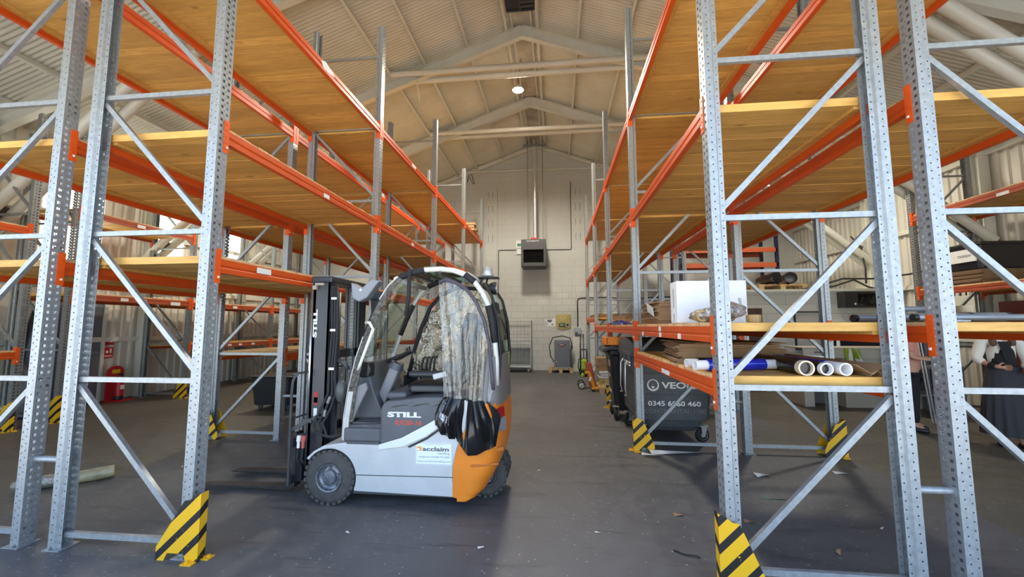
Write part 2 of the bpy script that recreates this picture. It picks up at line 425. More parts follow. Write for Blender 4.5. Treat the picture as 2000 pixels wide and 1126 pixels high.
# ------------------------------------------------------------------ camera, sky, sun
cam = bpy.data.cameras.new('camera'); co = bpy.data.objects.new('camera', cam); COL.objects.link(co)
co.location = (0, 0, 1.5636); co.rotation_euler = (PI/2+.0934, .0013, .1079)
cam.sensor_width = 36; cam.lens = 791.94/2000*36; cam.clip_start = .02; cam.clip_end = 400
SC.camera = co
vs = SC.view_settings
vs.view_transform = 'Standard'; vs.look = 'None'; vs.gamma = 1; vs.use_curve_mapping = False; vs.exposure = EXPOSURE
w = bpy.data.worlds.new('world'); SC.world = w; w.use_nodes = True
nt = w.node_tree; bg = nt.nodes['Background']
sky = nt.nodes.new('ShaderNodeTexSky'); sky.sky_type = 'NISHITA'; sky.sun_disc = False
sky.sun_elevation = R(52); sky.sun_rotation = R(300); sky.air_density = 1.0; sky.dust_density = 1.4; sky.ozone_density = 1.0
nt.links.new(sky.outputs[0], bg.inputs[0]); bg.inputs[1].default_value = SKY
sl = bpy.data.lights.new('sun', 'SUN'); sl.energy = SUN; sl.angle = R(.6); sl.color = (1, .975, .93)
so = bpy.data.objects.new('sun', sl); COL.objects.link(so); so.location = (-8, 6, 20)
so.rotation_euler = Vector((.62, -.22, -.76)).to_track_quat('-Z', 'Y').to_euler()
SC.cycles.max_bounces = 8; SC.cycles.diffuse_bounces = 5; SC.cycles.glossy_bounces = 3; SC.cycles.transmission_bounces = 4; SC.cycles.transparent_max_bounces = 12
SC.cycles.caustics_reflective = False; SC.cycles.caustics_refractive = False; SC.cycles.sample_clamp_indirect = 6
SC.cycles.use_denoising = True

# ------------------------------------------------------------------ shell
XW, XE, YB, YF = -9.65, 8.27, 14.78, .95
RX, RZ, SL = -.69, 8.42, .36
def rz(x): return RZ - SL*abs(x-RX)
struct(MB().box(XW-.4, XE+.4, YF-.3, YB+.3, -.2, 0).build('floor', M['floor']))
struct(MB().box(-70, 70, -90, YF-.3, -.2, -.015).build('ground_yard', M['concrete_out']))
struct(MB().box(-70, XW-.4, YF-.3, 60, -.2, -.015).build('ground_left', M['concrete_out']))
struct(MB().box(XE+.4, 70, YF-.3, 60, -.2, -.015).build('ground_right', M['concrete_out']))

def clad(b, x, y0, y1, z0, z1, s, per=.19, d=.034):
    # vertical trapezoid ribs on a wall whose plane is x
    ys = []; k0 = math.floor(y0/per)
    prof = [(0, 0), (.52, 0), (.62, 1), (.90, 1), (1.0, 0)]
    pts = []
    k = k0
    while k*per < y1:
        for (u, h) in prof[:-1]:
            y = (k+u)*per
            if y0 <= y <= y1: pts.append((y, h))
        k += 1
    pts = [(y0, 0)] + pts + [(y1, 0)]
    for (a, ha), (c, hc) in zip(pts, pts[1:]):
        b.face([(x+s*ha*d, a, z0), (x+s*hc*d, c, z0), (x+s*hc*d, c, z1), (x+s*ha*d, a, z1)])
PAN = [(6.5, 7.52), (8.52, 9.42), (10.72, 11.55)]
PZ0, PZ1 = 2.62, 4.75
b = MB(); prev = YF; zt = rz(XW)+.02
for (p, q) in PAN:
    clad(b, XW, prev, p, 0, zt, 1); clad(b, XW, p, q, 0, PZ0, 1); clad(b, XW, p, q, PZ1, zt, 1); prev = q
clad(b, XW, prev, YB, 0, zt, 1)
wl = struct(b.build('wall_left', M['cladding'], fixn=False))
for i, (p, q) in enumerate(PAN):
    b = MB(); clad(b, XW, p, q, PZ0, PZ1, 1); struct(b.build('window_%d' % (i+1), M['skylight'], fixn=False))
b = MB(); clad(b, XE, YF, YB, 0, rz(XE)+.02, -1); struct(b.build('wall_right', M['cladding'], fixn=False))
b = MB(); b.prism([(XW-.05, 0), (XE+.05, 0), (XE+.05, rz(XE)), (RX, RZ), (XW-.05, rz(XW))], YB, YB+.22, 'y')
struct(b.build('wall_back', M['block']))
DX0, DX1, DZ = DOOR
b = MB(); b.box(XW-.05, DX0, YF-.2, YF, 0, rz(XW)); b.box(DX1, XE+.05, YF-.2, YF, 0, rz(XW))
b.prism([(DX0, DZ), (DX1, DZ), (DX1, rz(XW)), (DX0, rz(XW))], YF-.2, YF, 'y')
b.prism([(XW-.05, rz(XW)), (XE+.05, rz(XW)), (RX, RZ)], YF-.2, YF, 'y')
struct(b.build('wall_front', M['cladding']))
# corrugated roof, waves running down the slope
def roof(x0, x1, name):
    per = .076; n = int((YB-YF+.5)/per)*6
    b = MB()
    def fn(u, v):
        y = YF-.3 + u*(YB-YF+.5)
        x = x0+(x1-x0)*v
        return (x, y, rz(x) + .012*math.sin(2*PI*y/per))
    b.grid(fn, n, 1)
    return struct(b.build(name, M['roof'], smooth=True, fixn=False))
roof(XW-.3, RX, 'ceiling_left'); roof(RX, XE+.3, 'ceiling_right')
for sgn in (-1, 1):
    for off in (.36, 1.24, 2.22, 2.98, 4.1, 5.2, 6.3, 7.4, 8.4):
        x = RX+sgn*off
        b = MB(); z = rz(x)-.085
        b.cbox((x, (YF+YB)/2, z), (.055, YB-YF, .09), ry=math.atan(SL)*sgn)
        struct(b.build('purlin', M['white_paint']))
b = MB(); b.box(RX-.20, RX+.20, YF, YB, RZ-.13, RZ-.10); struct(b.build('ridge_lining', mat('stained_grey_ridge_lining', (.40,.385,.34), .8, var=.35, scale=2.5)))
b = MB()
for s in (-1, 1): b.box(RX+s*.215-.02, RX+s*.215+.02, YF, YB, RZ-.15, RZ-.09)
struct(b.build('ridge_trim', M['white_paint']))

def ibeam(b, p, q, h, wdt, t=.016):
    p = Vector(p); q = Vector(q); d = (q-p).normalized(); up = Vector((0,1,0)).cross(d)
    if up.z < 0: up = -up
    b.bar(p, q, .012, h, up); b.bar(p+up*(h/2), q+up*(h/2), wdt, t, up); b.bar(p-up*(h/2), q-up*(h/2), wdt, t, up)
for i, y in enumerate((2.78, 5.64, 8.5, 11.36)):
    root = bpy.data.objects.new('truss', None); COL.objects.link(root); root.location = (RX, y, 0); struct(root)
    for s in (-1, 1):
        xe = XW+.12 if s < 0 else XE-.12
        b = MB(); ibeam(b, (xe, y, rz(xe)-.28), (RX, y, RZ-.28), .24, .13); b.build('rafter', M['white_paint'], root)
        b = MB(); b.box(xe-.09, xe+.09, y-.09, y-.075, 0, rz(xe)-.3); b.box(xe-.09, xe+.09, y+.075, y+.09, 0, rz(xe)-.3); b.box(xe-.008, xe+.008, y-.08, y+.08, 0, rz(xe)-.3)
        b.build('column', M['white_paint'], root)
        for dy in (-.14, .14):
            x2 = RX+s*5.25; z2 = rz(x2)-.36
            b = MB(); b.tube([(xe-s*.02, y+dy, 3.15), (x2, y+dy, z2)], .085, 12); b.build('brace', M['white_paint'], root, auto=40)
        b = MB(); b.bar((xe-s*.25, y, 3.38), (xe-s*.42, y, 3.55), .34, .05); b.build('clamp', M['dark_grey'], root)
    for dy in (-.15, .15):
        b = MB(); b.tube([(RX-2.95, y+dy, rz(RX-2.95)-.12), (RX+2.95, y+dy, rz(RX+2.95)-.12)], .062, 12); b.build('collar_tie', M['white_paint'], root, auto=40)
    b = MB(); b.prism([(RX-.34, RZ-.52), (RX, RZ-.38), (RX+.34, RZ-.52), (RX+.2, RZ-.24), (RX, RZ-.16), (RX-.2, RZ-.24)], y-.05, y+.05); b.build('apex_plate', M['white_paint'], root)
for s, xe in ((1, XW+.07), (-1, XE-.07)):
    for z in (1.3, 2.45, 3.75, 4.85):
        b = MB(); b.box(xe-.035, xe+.035, YF, YB, z-.05, z+.05); struct(b.build('wall_girt', M['white_paint']))
# pilasters on the back wall with slot marks
for (x0, x1, i) in ((-2.64, -2.15, 1), (.60, 1.08, 2)):
    p = struct(MB().box(x0, x1, YB-.05, YB, 0, 6.72).build('trim_%d' % i, M['block']))
    b = MB()
    for r in range(4):
        for c in (.33, .66):
            xx = x0+(x1-x0)*c; zz = 6.52-.56*r
            b.box(xx-.006, xx+.006, YB-.052, YB-.04, zz-.14, zz+.12)
    b.build('slot', M['dark_grey'], p)
# gable flashings, tie rail, wiring
b = MB()
for s in (-1, 1):
    xe = XW if s < 0 else XE
    b.bar((xe, YB-.06, rz(xe)-.12), (RX, YB-.06, RZ-.12), .10, .14)
struct(b.build('trim_3', M['white_paint']))
struct(MB().tube([(-4.1, YB-.12, 7.40), (2.3, YB-.12, 7.36)], .045, 10).build('trim_4', M['white_paint'], auto=40))
tag(MB().tube([(-2.1, YB-.02, .4), (-2.1, YB-.02, 4.37), (-2.05, YB-.02, 4.39), (.55, YB-.02, 4.36), (.585, YB-.02, 4.40), (.585, YB-.02, 6.9)], .014, 6).build('wall_cable', M['dark_grey']), 'thin dark conduit running across the back wall behind the heater', 'cable')
tag(MB().tube([(.60, YB-.03, 4.3), (.60, YB-.03, 1.2)], .016, 6).build('conduit', M['white_paint']), 'white vertical conduit on the back wall beside the yellow poster', 'conduit')
tag(MB().tube([(.77, YB-.08, 1.55), (.77, YB-.08, 2.45), (.80, YB-.08, 2.55), (.9, YB-.08, 2.58), (1.9, YB-.08, 2.6), (2.4, YB-.08, 2.52), (4.0, YB-.08, 2.6), (5.2, YB-.08, 2.5)], .018, 6).build('power_cable', M['black_plastic'], smooth=True), 'black power cable bending down to the grey socket box on the back wall', 'cable')

# ------------------------------------------------------------------ things on the back wall and roof
H = thing('wall_heater', 'black square warm air heater with grille high on the back wall', 'heater', (-.76, 14.2, 3.55))
y0, y1 = 13.72, 14.6
b = MB(); b.box(-1.17, -.32, y0, y1, 4.19, 4.55); b.box(-1.17, -1.09, y0, y1, 3.62, 4.19); b.box(-.40, -.32, y0, y1, 3.62, 4.19); b.box(-1.09, -.40, y0, y1, 3.62, 3.74); b.box(-1.09, -.40, y0+.35, y1, 3.74, 4.19)
b.build('casing', M['dark_grey'], H, bevel=.008)
b = MB()
for k in range(7):
    z = 3.78+k*.06; b.cbox((-.745, y0+.10, z), (.68, .10, .006), rx=-.5)
b.build('louvre', M['black_plastic'], H)
b = MB(); b.tube([(-.96, y0+.2, 3.76), (-.96, y0+.2, 4.18)], .02, 6); b.tube([(-.56, y0+.2, 3.76), (-.56, y0+.2, 4.18)], .02, 6); b.build('element', M['galv_dark'], H)
lettering('maker_lettering', 'POWRMATIC', M['paper'], H, (-.98, y0-.002, 4.47), height=.032, width=.44, bold=.02)
MB().box(-.84, -.60, 13.9, 14.3, 4.55, 4.64).build('flue_collar', M['red'], H)
MB().tube([(-.70, 14.1, 4.64), (-.70, 14.1, 8.25)], .07, 14).build('flue_pipe', M['zinc'], H, auto=40)
for x in (-.95, -.42):
    MB().tube([(x, 14.0, 4.55), (x, 14.0, 8.2)], .012, 6).build('hanging_rod', M['galv_dark'], H)
MB().box(-1.1, -.28, 13.95, 14.05, 8.0, 8.05).build('hanger_bar', M['galv_dark'], H)
S = thing('heater_control', 'small white control panel with green square left of the heater', 'control panel', (-1.33, YB-.02, 4.2))
MB().box(-1.44, -1.22, YB-.03, YB, 4.45, 4.74).build('panel', M['paper'], S)
MB().box(-1.40, -1.26, YB-.034, YB-.03, 4.52, 4.62).build('green_square', mat('sign_green', (.02,.22,.10), .5), S, label='green square')
MB().box(-1.42, -1.24, YB-.05, YB, 4.22, 4.42).build('switch_box', M['paper'], S)

L = thing('high_bay_lamp', 'small glowing high bay lamp hanging under the roof ridge', 'lamp', (-.88, 9.6, 7.45))
MB().lathe([(.02, .13), (.045, .12), (.06, .05), (.13, .01), (.14, -.005)], (-.88, 9.6, 7.45), n=20, cap=False).build('housing', M['white_paint'], L, smooth=True)
MB().lathe([(.0, -.03), (.07, -.025), (.125, 0)], (-.88, 9.6, 7.45), n=20).build('diffuser', mat('lit_diffuser', (1,1,1), .5, emit=((1,.86,.58), 55)), L, smooth=True)
MB().tube([(-.88, 9.6, 7.57), (-.87, 9.62, 7.75), (-.80, 9.6, 8.28)], .008, 6).build('cord', M['dark_grey'], L)
def downlight(x, y, z, e, nm='lamp_light'):
    pl = bpy.data.lights.new(nm, 'SPOT'); pl.energy = e; pl.color = (1, .92, .78); pl.shadow_soft_size = .3; pl.spot_size = R(165); pl.spot_blend = .5
    po = bpy.data.objects.new(nm, pl); COL.objects.link(po); po.location = (x, y, z-.06)
downlight(-.88, 9.6, 7.45, LAMP)
for (x, y, z, lab) in ADDED_LAMPS:
    q = copy_tree(L); q.location = (x, y, z); tag(q, lab, 'lamp'); q['group'] = 'added unseen fill lamps'; downlight(x, y, z, LAMP*(.2 if y < 5 else .4))
V = thing('roof_heater', 'black slatted unit hanging under the ridge at the top of the picture', 'heater', (-.62, 6.9, 7.6))
b = MB(); b.box(-.90, -.34, 6.3, 7.32, 7.66, 8.05); b.build('casing', M['black_plastic'], V)
b = MB()
for k in range(8): b.box(-.62, -.36, 6.40+k*.11, 6.43+k*.11, 7.63, 7.66)
b.box(-.88, -.36, 6.32, 6.34, 7.63, 7.66); b.box(-.88, -.36, 7.28, 7.30, 7.63, 7.66); b.box(-.63, -.61, 6.34, 7.28, 7.63, 7.66)
b.build('grille', M['dark_grey'], V)
for k, pts in enumerate(([(-3.2, 8.42, 7.9), (-3.16, 8.42, 7.5), (-3.1, 8.42, 7.2), (-3.03, 8.42, 6.85), (-3.0, 8.42, 6.6)], [(-3.2, 14.6, 7.3), (-3.28, 14.6, 6.98), (-3.2, 14.62, 7.2), (-3.05, 14.6, 6.9), (-3.0, 14.6, 6.92), (-3.12, 14.6, 7.3)])):
    tag(MB().tube(pts, .012, 6).build('dangling_wire', M['dark_grey'] if k else M['white_paint'], smooth=True), ['loose pale wire dangling from the roof truss above the left rack', 'loop of thin black wire on the back wall near its left rail end'][k], 'wire')
# ------------------------------------------------------------------ pallet racking
WU = .10; FD = .052
def upright_mesh(Ht, mt, nm):
    b = MB(); P = .05; n = int(Ht/P)
    def strip(fn, a0, a1, z0, z1): b.face([fn(a0, z0), fn(a1, z0), fn(a1, z1), fn(a0, z1)])
    web = lambda a, z: (0, a, z)
    strip(web, 0, .017, 0, Ht); strip(web, .037, .046, 0, Ht); strip(web, .054, .063, 0, Ht); strip(web, .083, WU, 0, Ht)
    for (a0, a1, h, off) in ((.017, .037, .020, .025), (.063, .083, .020, .025), (.046, .054, .008, .0)):
        z = 0
        for k in range(n):
            c = k*P + (off if off else .05)
            strip(web, a0, a1, z, min(c-h/2, Ht)); z = c+h/2
        if z < Ht: strip(web, a0, a1, z, Ht)
    for yy, s in ((0, 1), (WU, -1)):
        fl = lambda a, z: (-a, yy, z)
        lip = lambda a, z: (-a, yy+s*.014, z)
        for fn, a0, a1, off in ((fl, 0, FD, .02), (lip, .062, .092, .045)):
            m_ = (a0+a1)/2
            strip(fn, a0, m_-.0042, 0, Ht); strip(fn, m_+.0042, a1, 0, Ht); z = 0
            for k in range(n):
                c = k*P+off
                strip(fn, m_-.0042, m_+.0042, z, min(c-.0042, Ht)); z = c+.0042
            if z < Ht: strip(fn, m_-.0042, m_+.0042, z, Ht)
        b.face([(-FD, yy, 0), (-.062, yy+s*.014, 0), (-.062, yy+s*.014, Ht), (-FD, yy, Ht)])
    b.box(-.115, .02, -.02, WU+.02, 0, .006)
    b.cbox((-.03, -.012, .012), (.016, .016, .014)); b.cbox((-.03, WU+.012, .012), (.016, .016, .014))
    return b.mesh(nm, mt, fixn=False)
def beam_mesh(Lb, mt, nm):
    b = MB()
    pr = [(0, 0), (0, .036), (-.006, .043), (-.006, .052), (0, .059), (0, .105), (-.022, .105), (-.022, .075), (-.045, .075), (-.045, 0)]
    b.prism(pr, 0, Lb, 'y')
    return b.mesh(nm, mt)
def conn_mesh(mt, nm, far):
    # local origin: beam end at y = 0, body running to +y ; z = 0 is connector bottom
    b = MB(); s = -1 if far else 1
    a0, a1 = sorted((-.045*s, .004*s)); b.box(.001, .005, a0, a1, 0, .255)
    a0, a1 = sorted((.0015*s, .0045*s)); b.box(-.052, .005, a0, a1, 0, .255)
    for z in (.03, .08, .13, .18, .225): b.cbox((.006, -.022*s, z), (.004, .012, .008))
    b.cbox((.008, -.014*s, .045), (.008, .012, .016), m=1); b.cbox((-.026, -.002*s, .05), (.008, .008, .024), m=1)
    return b.mesh(nm, [mt, M['paper']])
def deck_mesh(Lb, D, nm, seed, ends=-0.004):
    rnd = random.Random(seed); b = MB(); y = -ends
    b2 = []
    while y < Lb+ends-.02:
        w = rnd.choice((.07, .095, .12, .12, .145))
        if y+w > Lb+ends-.03: w = Lb+ends-y
        b.tone = rnd.random()
        x0 = -.018-rnd.random()*.012; x1 = -D+.018+rnd.random()*.012; zz = rnd.uniform(-.002, .002)
        vs = [(x, yy, z) for z in (.155+zz, .21+zz) for yy in (y+.001, y+w-.001) for x in (x1, x0)]
        b.add(vs, [(0,2,3,1),(4,5,7,6),(0,1,5,4),(2,6,7,3)], 0)
        b.add(vs, [(0,4,6,2),(1,3,7,5)], 1)
        y += w
    b.tone = .3
    for x in (-.075, -D+.075): b.box(x-.03, x+.03, .02, Lb-.02, .132, .155)
    return b.mesh(nm, [M['deck'], M['deck_end']], tones=True, fixn=True)
def brace_mesh(p, q, mt, nm, w=.036, h=.030):
    b = MB(); b.channel(p, q, w, h, (0,-1,0)); return b.mesh(nm, mt, fixn=False)

HZ = [.09, 1.18, 2.27, 3.36, 4.45, 5.54]
LV = {'c': 'top', 'b': 'middle', 'a': 'lowest'}
def rack(name, label, xa, s, y0, B, nb, levels, Ht=6.0, D=1.092, frames=None, decks=(), steel='galv', colr='orange', connc='orange_bright', notes={}, dlab='', hz=HZ, dflip=False):
    """xa: face of the front uprights, s=-1 depth towards -x, s=+1 towards +x. levels: list of (bay, z, front, rear)"""
    root = thing(name, label, 'pallet rack', (xa, y0, 0))
    key = '%s_%d' % (steel, int(Ht*10))
    if key not in CACHE: CACHE[key] = upright_mesh(Ht, M[steel], 'upright')
    up = CACHE[key]
    hz = [z for z in hz if z < Ht-.05]
    hk = 'hb_%s_%d_%d' % (steel, s, int(D*1000))
    if hk not in CACHE:
        CACHE[hk] = brace_mesh((s*.078, .05, 0), (s*(D-.078), .05, 0), M[steel], 'horizontal_brace')
        CACHE[hk+'d'] = brace_mesh((s*.075, .05, .055), (s*(D-.075), .05, 1.09-.045), M[steel], 'diagonal_brace')
        CACHE[hk+'e'] = brace_mesh((s*.075, .05, 1.09-.045), (s*(D-.075), .05, .055), M[steel], 'diagonal_brace')
    for i in range(nb+1):
        if frames is not None and i not in frames: continue
        yy = i*B
        a = link('upright', up, root, (0, yy, 0) if s < 0 else (0, yy+WU, 0), (0, 0, 0 if s < 0 else PI))
        r = link('upright', up, root, (s*D, yy+WU, 0) if s < 0 else (s*D, yy, 0), (0, 0, PI if s < 0 else 0))
        for z in hz: link('horizontal_brace', CACHE[hk], root, (0, yy, z))
        for z in hz[:-1]: link('diagonal_brace', CACHE[hk+('e' if dflip else 'd')], root, (0, yy, z))
    Lb = B-WU
    bk = 'beam_%s_%d' % (colr, int(Lb*1000))
    if bk not in CACHE:
        CACHE[bk] = beam_mesh(Lb, M[colr], 'beam')
    for far in (0, 1):
        ck = 'conn_%s_%d' % (connc, far)
        if ck not in CACHE: CACHE[ck] = conn_mesh(M[connc], 'connector', far)
    c0, c1 = CACHE['conn_%s_0' % connc], CACHE['conn_%s_1' % connc]
    out = {}
    for (bay, z) in levels:
        yb = bay*B+WU
        for side in (0, 1):
            px = 0 if side == 0 else s*D
            flip = (s > 0) if side == 0 else (s < 0)
            o = bpy.data.objects.new('beam', CACHE[bk]); COL.objects.link(o); o.parent = root
            if not flip: o.location = (px, yb, z+.08)
            else: o.location = (px, yb+Lb, z+.08); o.rotation_euler = (0, 0, PI)
            # connectors live in the beam's frame
            link('connector', c0, o, (0, 0, -.08)); link('connector', c1, o, (0, Lb, -.08))
            out[(bay, round(z, 2), side)] = o
    for (bay, z, lab) in decks:
        dk = 'deck_%d_%d_%d' % (int(Lb*1000), int(D*1000), (bay*3+int(z*10)) % 4)
        if dk not in CACHE: CACHE[dk] = deck_mesh(Lb, D, 'plank_deck', (bay*3+int(z*10)) % 4+3)
        d = bpy.data.objects.new('plank_deck', CACHE[dk]); COL.objects.link(d)
        yb = y0+bay*B+WU
        if s < 0: d.location = (xa, yb, z)
        else: d.location = (xa, yb+Lb, z); d.rotation_euler = (0, 0, PI)
        tag(d, lab, 'shelf deck', 'timber plank decks on the racking')
    return root, out
CACHE = {}
XL, DL, GL, XR, DR, GR = -2.4924, 1.0947, .2374, 1.0107, 1.0892, .1978
Y0, BL, YR, BR = 2.6475, 2.7307, 2.6986, 2.7229
zc, zb, za, q3, q2, q1, q0 = 4.27, 2.88, 1.886, 4.267, 2.871, 1.378, 1.033
BAYN = ['nearest', 'second', 'third', 'farthest']
def decks(levels, where):
    o = []
    for bay, z, ln in levels: o.append((bay, z, 'timber plank deck in %s bay of %s, %s level' % (BAYN[bay], where, ln)))
    return o
lv = [(b_, z, n) for b_ in range(4) for (z, n) in ((zc, 'top'), (zb, 'middle'))] + [(0, za, 'lowest'), (1, za, 'lowest')]
rackL, beamsL = rack('pallet_rack', 'orange and galvanised pallet rack along the left of the aisle, behind the forklift', XL, -1, Y0, BL, 4, [(a, z) for a, z, n in lv], D=DL, decks=decks(lv, 'left aisle rack'))
lv = [(b_, z, n) for b_ in range(4) for (z, n) in ((zc, 'top'), (zb, 'middle'))] + [(0, za, 'lowest'), (1, 1.0, 'lowest'), (2, 1.0, 'lowest')]
XL2 = XL-DL-GL
# second row stands back to back: its face looks left
rackL2, beamsL2 = rack('pallet_rack', 'orange and galvanised pallet rack standing back to back behind the left aisle rack', XL2, -1, Y0, BL, 4, [(a, z) for a, z, n in lv], D=DL, decks=decks(lv, 'left rear rack'), dflip=True)
lv = [(b_, z, n) for b_ in range(4) for (z, n) in ((q3, 'top'), (q2, 'second highest'))] + [(0, q1, 'waist'), (1, q1, 'waist'), (2, q1, 'waist'), (3, 1.60, 'waist'), (0, q0, 'lowest')]
rackR, beamsR = rack('pallet_rack', 'orange and galvanised pallet rack along the right of the aisle holding cardboard and rolls', XR, 1, YR, BR, 4, [(a, z) for a, z, n in lv], D=DR, decks=decks(lv, 'right aisle rack'))
lv = [(b_, z, n) for b_ in range(2) for (z, n) in ((q3, 'top'), (q2, 'middle'))] + [(2, q3, 'top'), (0, q1, 'lowest')]
XR2 = XR+DR+GR
rackR2, beamsR2 = rack('pallet_rack', 'pallet rack back to back behind the right aisle rack, grey tubes on it', XR2, 1, YR, BR, 3, [(a, z) for a, z, n in lv], D=DR, decks=decks(lv, 'right rear rack'), dflip=True)
# racks along the left wall
lv = [(0, 1.95, 'middle'), (0, 3.42, 'top'), (1, 1.93, 'middle'), (1, .98, 'lowest'), (2, 1.93, 'middle'), (2, .98, 'lowest'), (1, 3.42, 'top')]
WALLB = ['bay over the grey door', 'bay behind the black bin', 'far bay']
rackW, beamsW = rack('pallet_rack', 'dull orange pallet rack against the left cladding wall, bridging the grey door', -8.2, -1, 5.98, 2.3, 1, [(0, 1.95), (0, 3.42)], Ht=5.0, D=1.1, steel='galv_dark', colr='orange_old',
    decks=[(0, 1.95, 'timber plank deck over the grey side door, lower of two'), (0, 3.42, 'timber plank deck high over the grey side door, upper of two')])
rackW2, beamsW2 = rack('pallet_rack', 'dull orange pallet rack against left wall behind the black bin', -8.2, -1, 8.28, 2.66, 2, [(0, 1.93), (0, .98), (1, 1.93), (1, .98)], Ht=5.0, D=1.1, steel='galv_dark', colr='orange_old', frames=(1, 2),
    decks=[(0, 1.93, 'upper plank deck of the left wall rack, bay behind the black bin'), (0, .98, 'lower plank deck of the left wall rack, bay behind the black bin'), (1, 1.93, 'upper plank deck of the left wall rack, far corner bay'), (1, .98, 'lower plank deck of the left wall rack, far corner bay')])
rackW3, beamsW3 = rack('pallet_rack', 'part of a pallet rack at the left edge of the picture, against the left wall', -8.2, -1, 2.7, 2.7, 1, [(0, 1.0), (0, 2.93)], Ht=5.0, D=1.1, steel='galv_dark', colr='orange', frames=(1,),
    decks=[(0, 2.93, 'timber plank deck at the far left edge of the picture, high level'), (0, 1.0, 'timber plank deck at the far left edge of the picture, low level')])
# rack against the right wall
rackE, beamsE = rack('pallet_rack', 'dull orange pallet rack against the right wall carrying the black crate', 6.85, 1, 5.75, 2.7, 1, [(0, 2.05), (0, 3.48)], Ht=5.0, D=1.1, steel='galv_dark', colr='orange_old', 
    decks=[(0, 2.05, 'plank deck under the black crate on the right wall rack'), (0, 3.48, 'plank deck above the black crate on the right wall rack')])

# location labels stuck on the beams
def blabel(beams, key, y, zoff, w=.07, h=.045, side=1, x=None, s=-1, text=None, ragged=False):
    bm = beams[key]; root = bm.parent
    # world position on the outer face of the beam
    xw = root.location.x; zw = bm.location.z+zoff
    b = MB(); d = .002*(-s)
    pts = [(y-w/2, zw-h/2), (y+w/2, zw-h/2), (y+w/2, zw+h/2), (y-w/2, zw+h/2)]
    if ragged:
        pts = [(y-w/2, zw+h*.1), (y-w*.3, zw-h/2), (y+w*.1, zw-h*.42), (y+w/2, zw-h*.2), (y+w*.42, zw+h*.25), (y+w*.1, zw+h*.3), (y-w*.2, zw+h*.5)]
    b.prism(pts, *sorted((xw+.0005*(-s), xw+.0015*(-s))), axis='x')
    o = b.build('location_label', M['paper'], root)
    mw = bm.matrix_basis.copy()
    o.parent = bm
    # bring the label into the beam's frame
    o.data.transform(mw.inverted())
    return o
blabel(beamsL, (0, 1.89, 0), 3.21, .072, .17, .048); blabel(beamsL, (0, 2.88, 0), 4.10, .03, .11, .045)
blabel(beamsL, (0, 4.27, 0), 4.02, .07, .26, .10, ragged=True); blabel(beamsL, (1, 4.27, 0), 6.78, .06, .2, .05); blabel(beamsL, (1, 2.88, 0), 6.80, .04, .12, .05)
for y, z in ((4.13, .08), (4.12, .024), (3.50, .024), (4.92, .022)): blabel(beamsR, (0, 1.38, 0), y, z, .085, .045, s=1)
for y, z, w in ((4.06, .03, .10), (3.92, .028, .16)): blabel(beamsR, (0, 1.03, 0), y, z, w, .04, s=1)
blabel(beamsW, (0, 1.95, 0), 6.9, .05, .14, .06); blabel(beamsW, (0, 1.95, 0), 7.25, .05, .14, .06); blabel(beamsW, (0, 1.95, 0), 7.95, .03, .22, .07); blabel(beamsW, (0, 3.42, 0), 7.1, .05, .16, .06)
for y in (9.2, 9.5, 9.85, 10.3): blabel(beamsW2, (0, .98, 0), y, .05, .12, .05)
blabel(beamsW2, (0, 1.93, 0), 9.6, .05, .14, .06); blabel(beamsE, (0, 3.48, 0), 6.85, .03, .18, .05, s=1); blabel(beamsE, (0, 2.05, 0), 6.75, .05, .14, .07, s=1)

# row spacers between the back to back rows
def spacer(x0, x1, y, z, lab):
    b = MB(); b.tube([(x0, y, z), (x1, y, z)], .022, 10); b.cbox((x0, y, z), (.008, .06, .06)); b.cbox((x1, y, z), (.008, .06, .06))
    tag(b.build('row_spacer', M['galv'], auto=40), lab, 'rack spacer', 'row spacers joining back to back racks')
spacer(XL-DL, XL2, Y0+.05, .6, 'short steel tube joining the two nearest left uprights near the floor')
spacer(XR+DR, XR2, YR+.05, .6, 'short steel tube joining the two nearest right uprights near the floor')
spacer(XR+DR, XR2, YR+BR+.05, .62, 'short steel tube joining two right uprights beyond the big grey bin')
spacer(XL-DL, XL2, Y0+BL+.05, .6, 'short steel tube joining two left uprights behind the forklift mast')

# yellow and black upright guards
def guard(x, y, sx, lab, h=.44, w=.25, off=.052, dp=.055, rear=False):
    """U-shaped corner guard round the foot of an upright: striped front plate towards the camera, side plate towards the aisle, plain plate behind"""
    b = MB(); yf = y-.026; yb = y+WU+.03 if rear else yf+dp; t = .006
    xa_ = x-sx*off
    def plate(y0, y1):
        poly = [(xa_, .05), (xa_, h), (xa_+sx*.035, h-.012), (xa_+sx*.075, h-.045), (xa_+sx*.115, h-.05), (xa_+sx*w, .085), (xa_+sx*w, .0), (xa_+sx*(w-.06), .0), (xa_+sx*(w-.085), .05), (xa_+sx*.10, .05), (xa_+sx*.08, .0), (xa_, .0)]
        b.prism(poly, y0, y1)
    b.tone = .5; plate(yf-t, yf)
    b.prism([(yf-t, 0), (yf-t, h), (yb, h), (yb, 0), (yb-.02, 0), (yb-.03, .05), (yf+.02, .05), (yf+.01, 0)], *sorted((xa_, xa_-sx*t)), axis='x')
    b.tone = 0
    if rear: plate(yb, yb+t)
    b.box(*sorted((xa_, xa_-sx*.055)), yb-.03, yb+.03, 0, .008); b.box(*sorted((xa_+sx*.0, xa_+sx*.08)), yf-.05, yf, 0, .008)
    for px, py in ((xa_+sx*.05, yf-.028), (xa_-sx*.03, yb+.005)): b.lathe([(.012, .008), (.012, .02)], (px, py, 0), n=8)
    o = b.build('upright_guard', M['hazard'], tones=True)
    return tag(o, lab, 'rack guard', 'yellow and black upright guards')
guard(XL, Y0, -1, 'nearest left yellow and black guard at the foot of the aisle upright', w=.305, off=.09)
guard(XR, YR, 1, 'nearest right yellow and black guard, cut by the bottom of the picture')
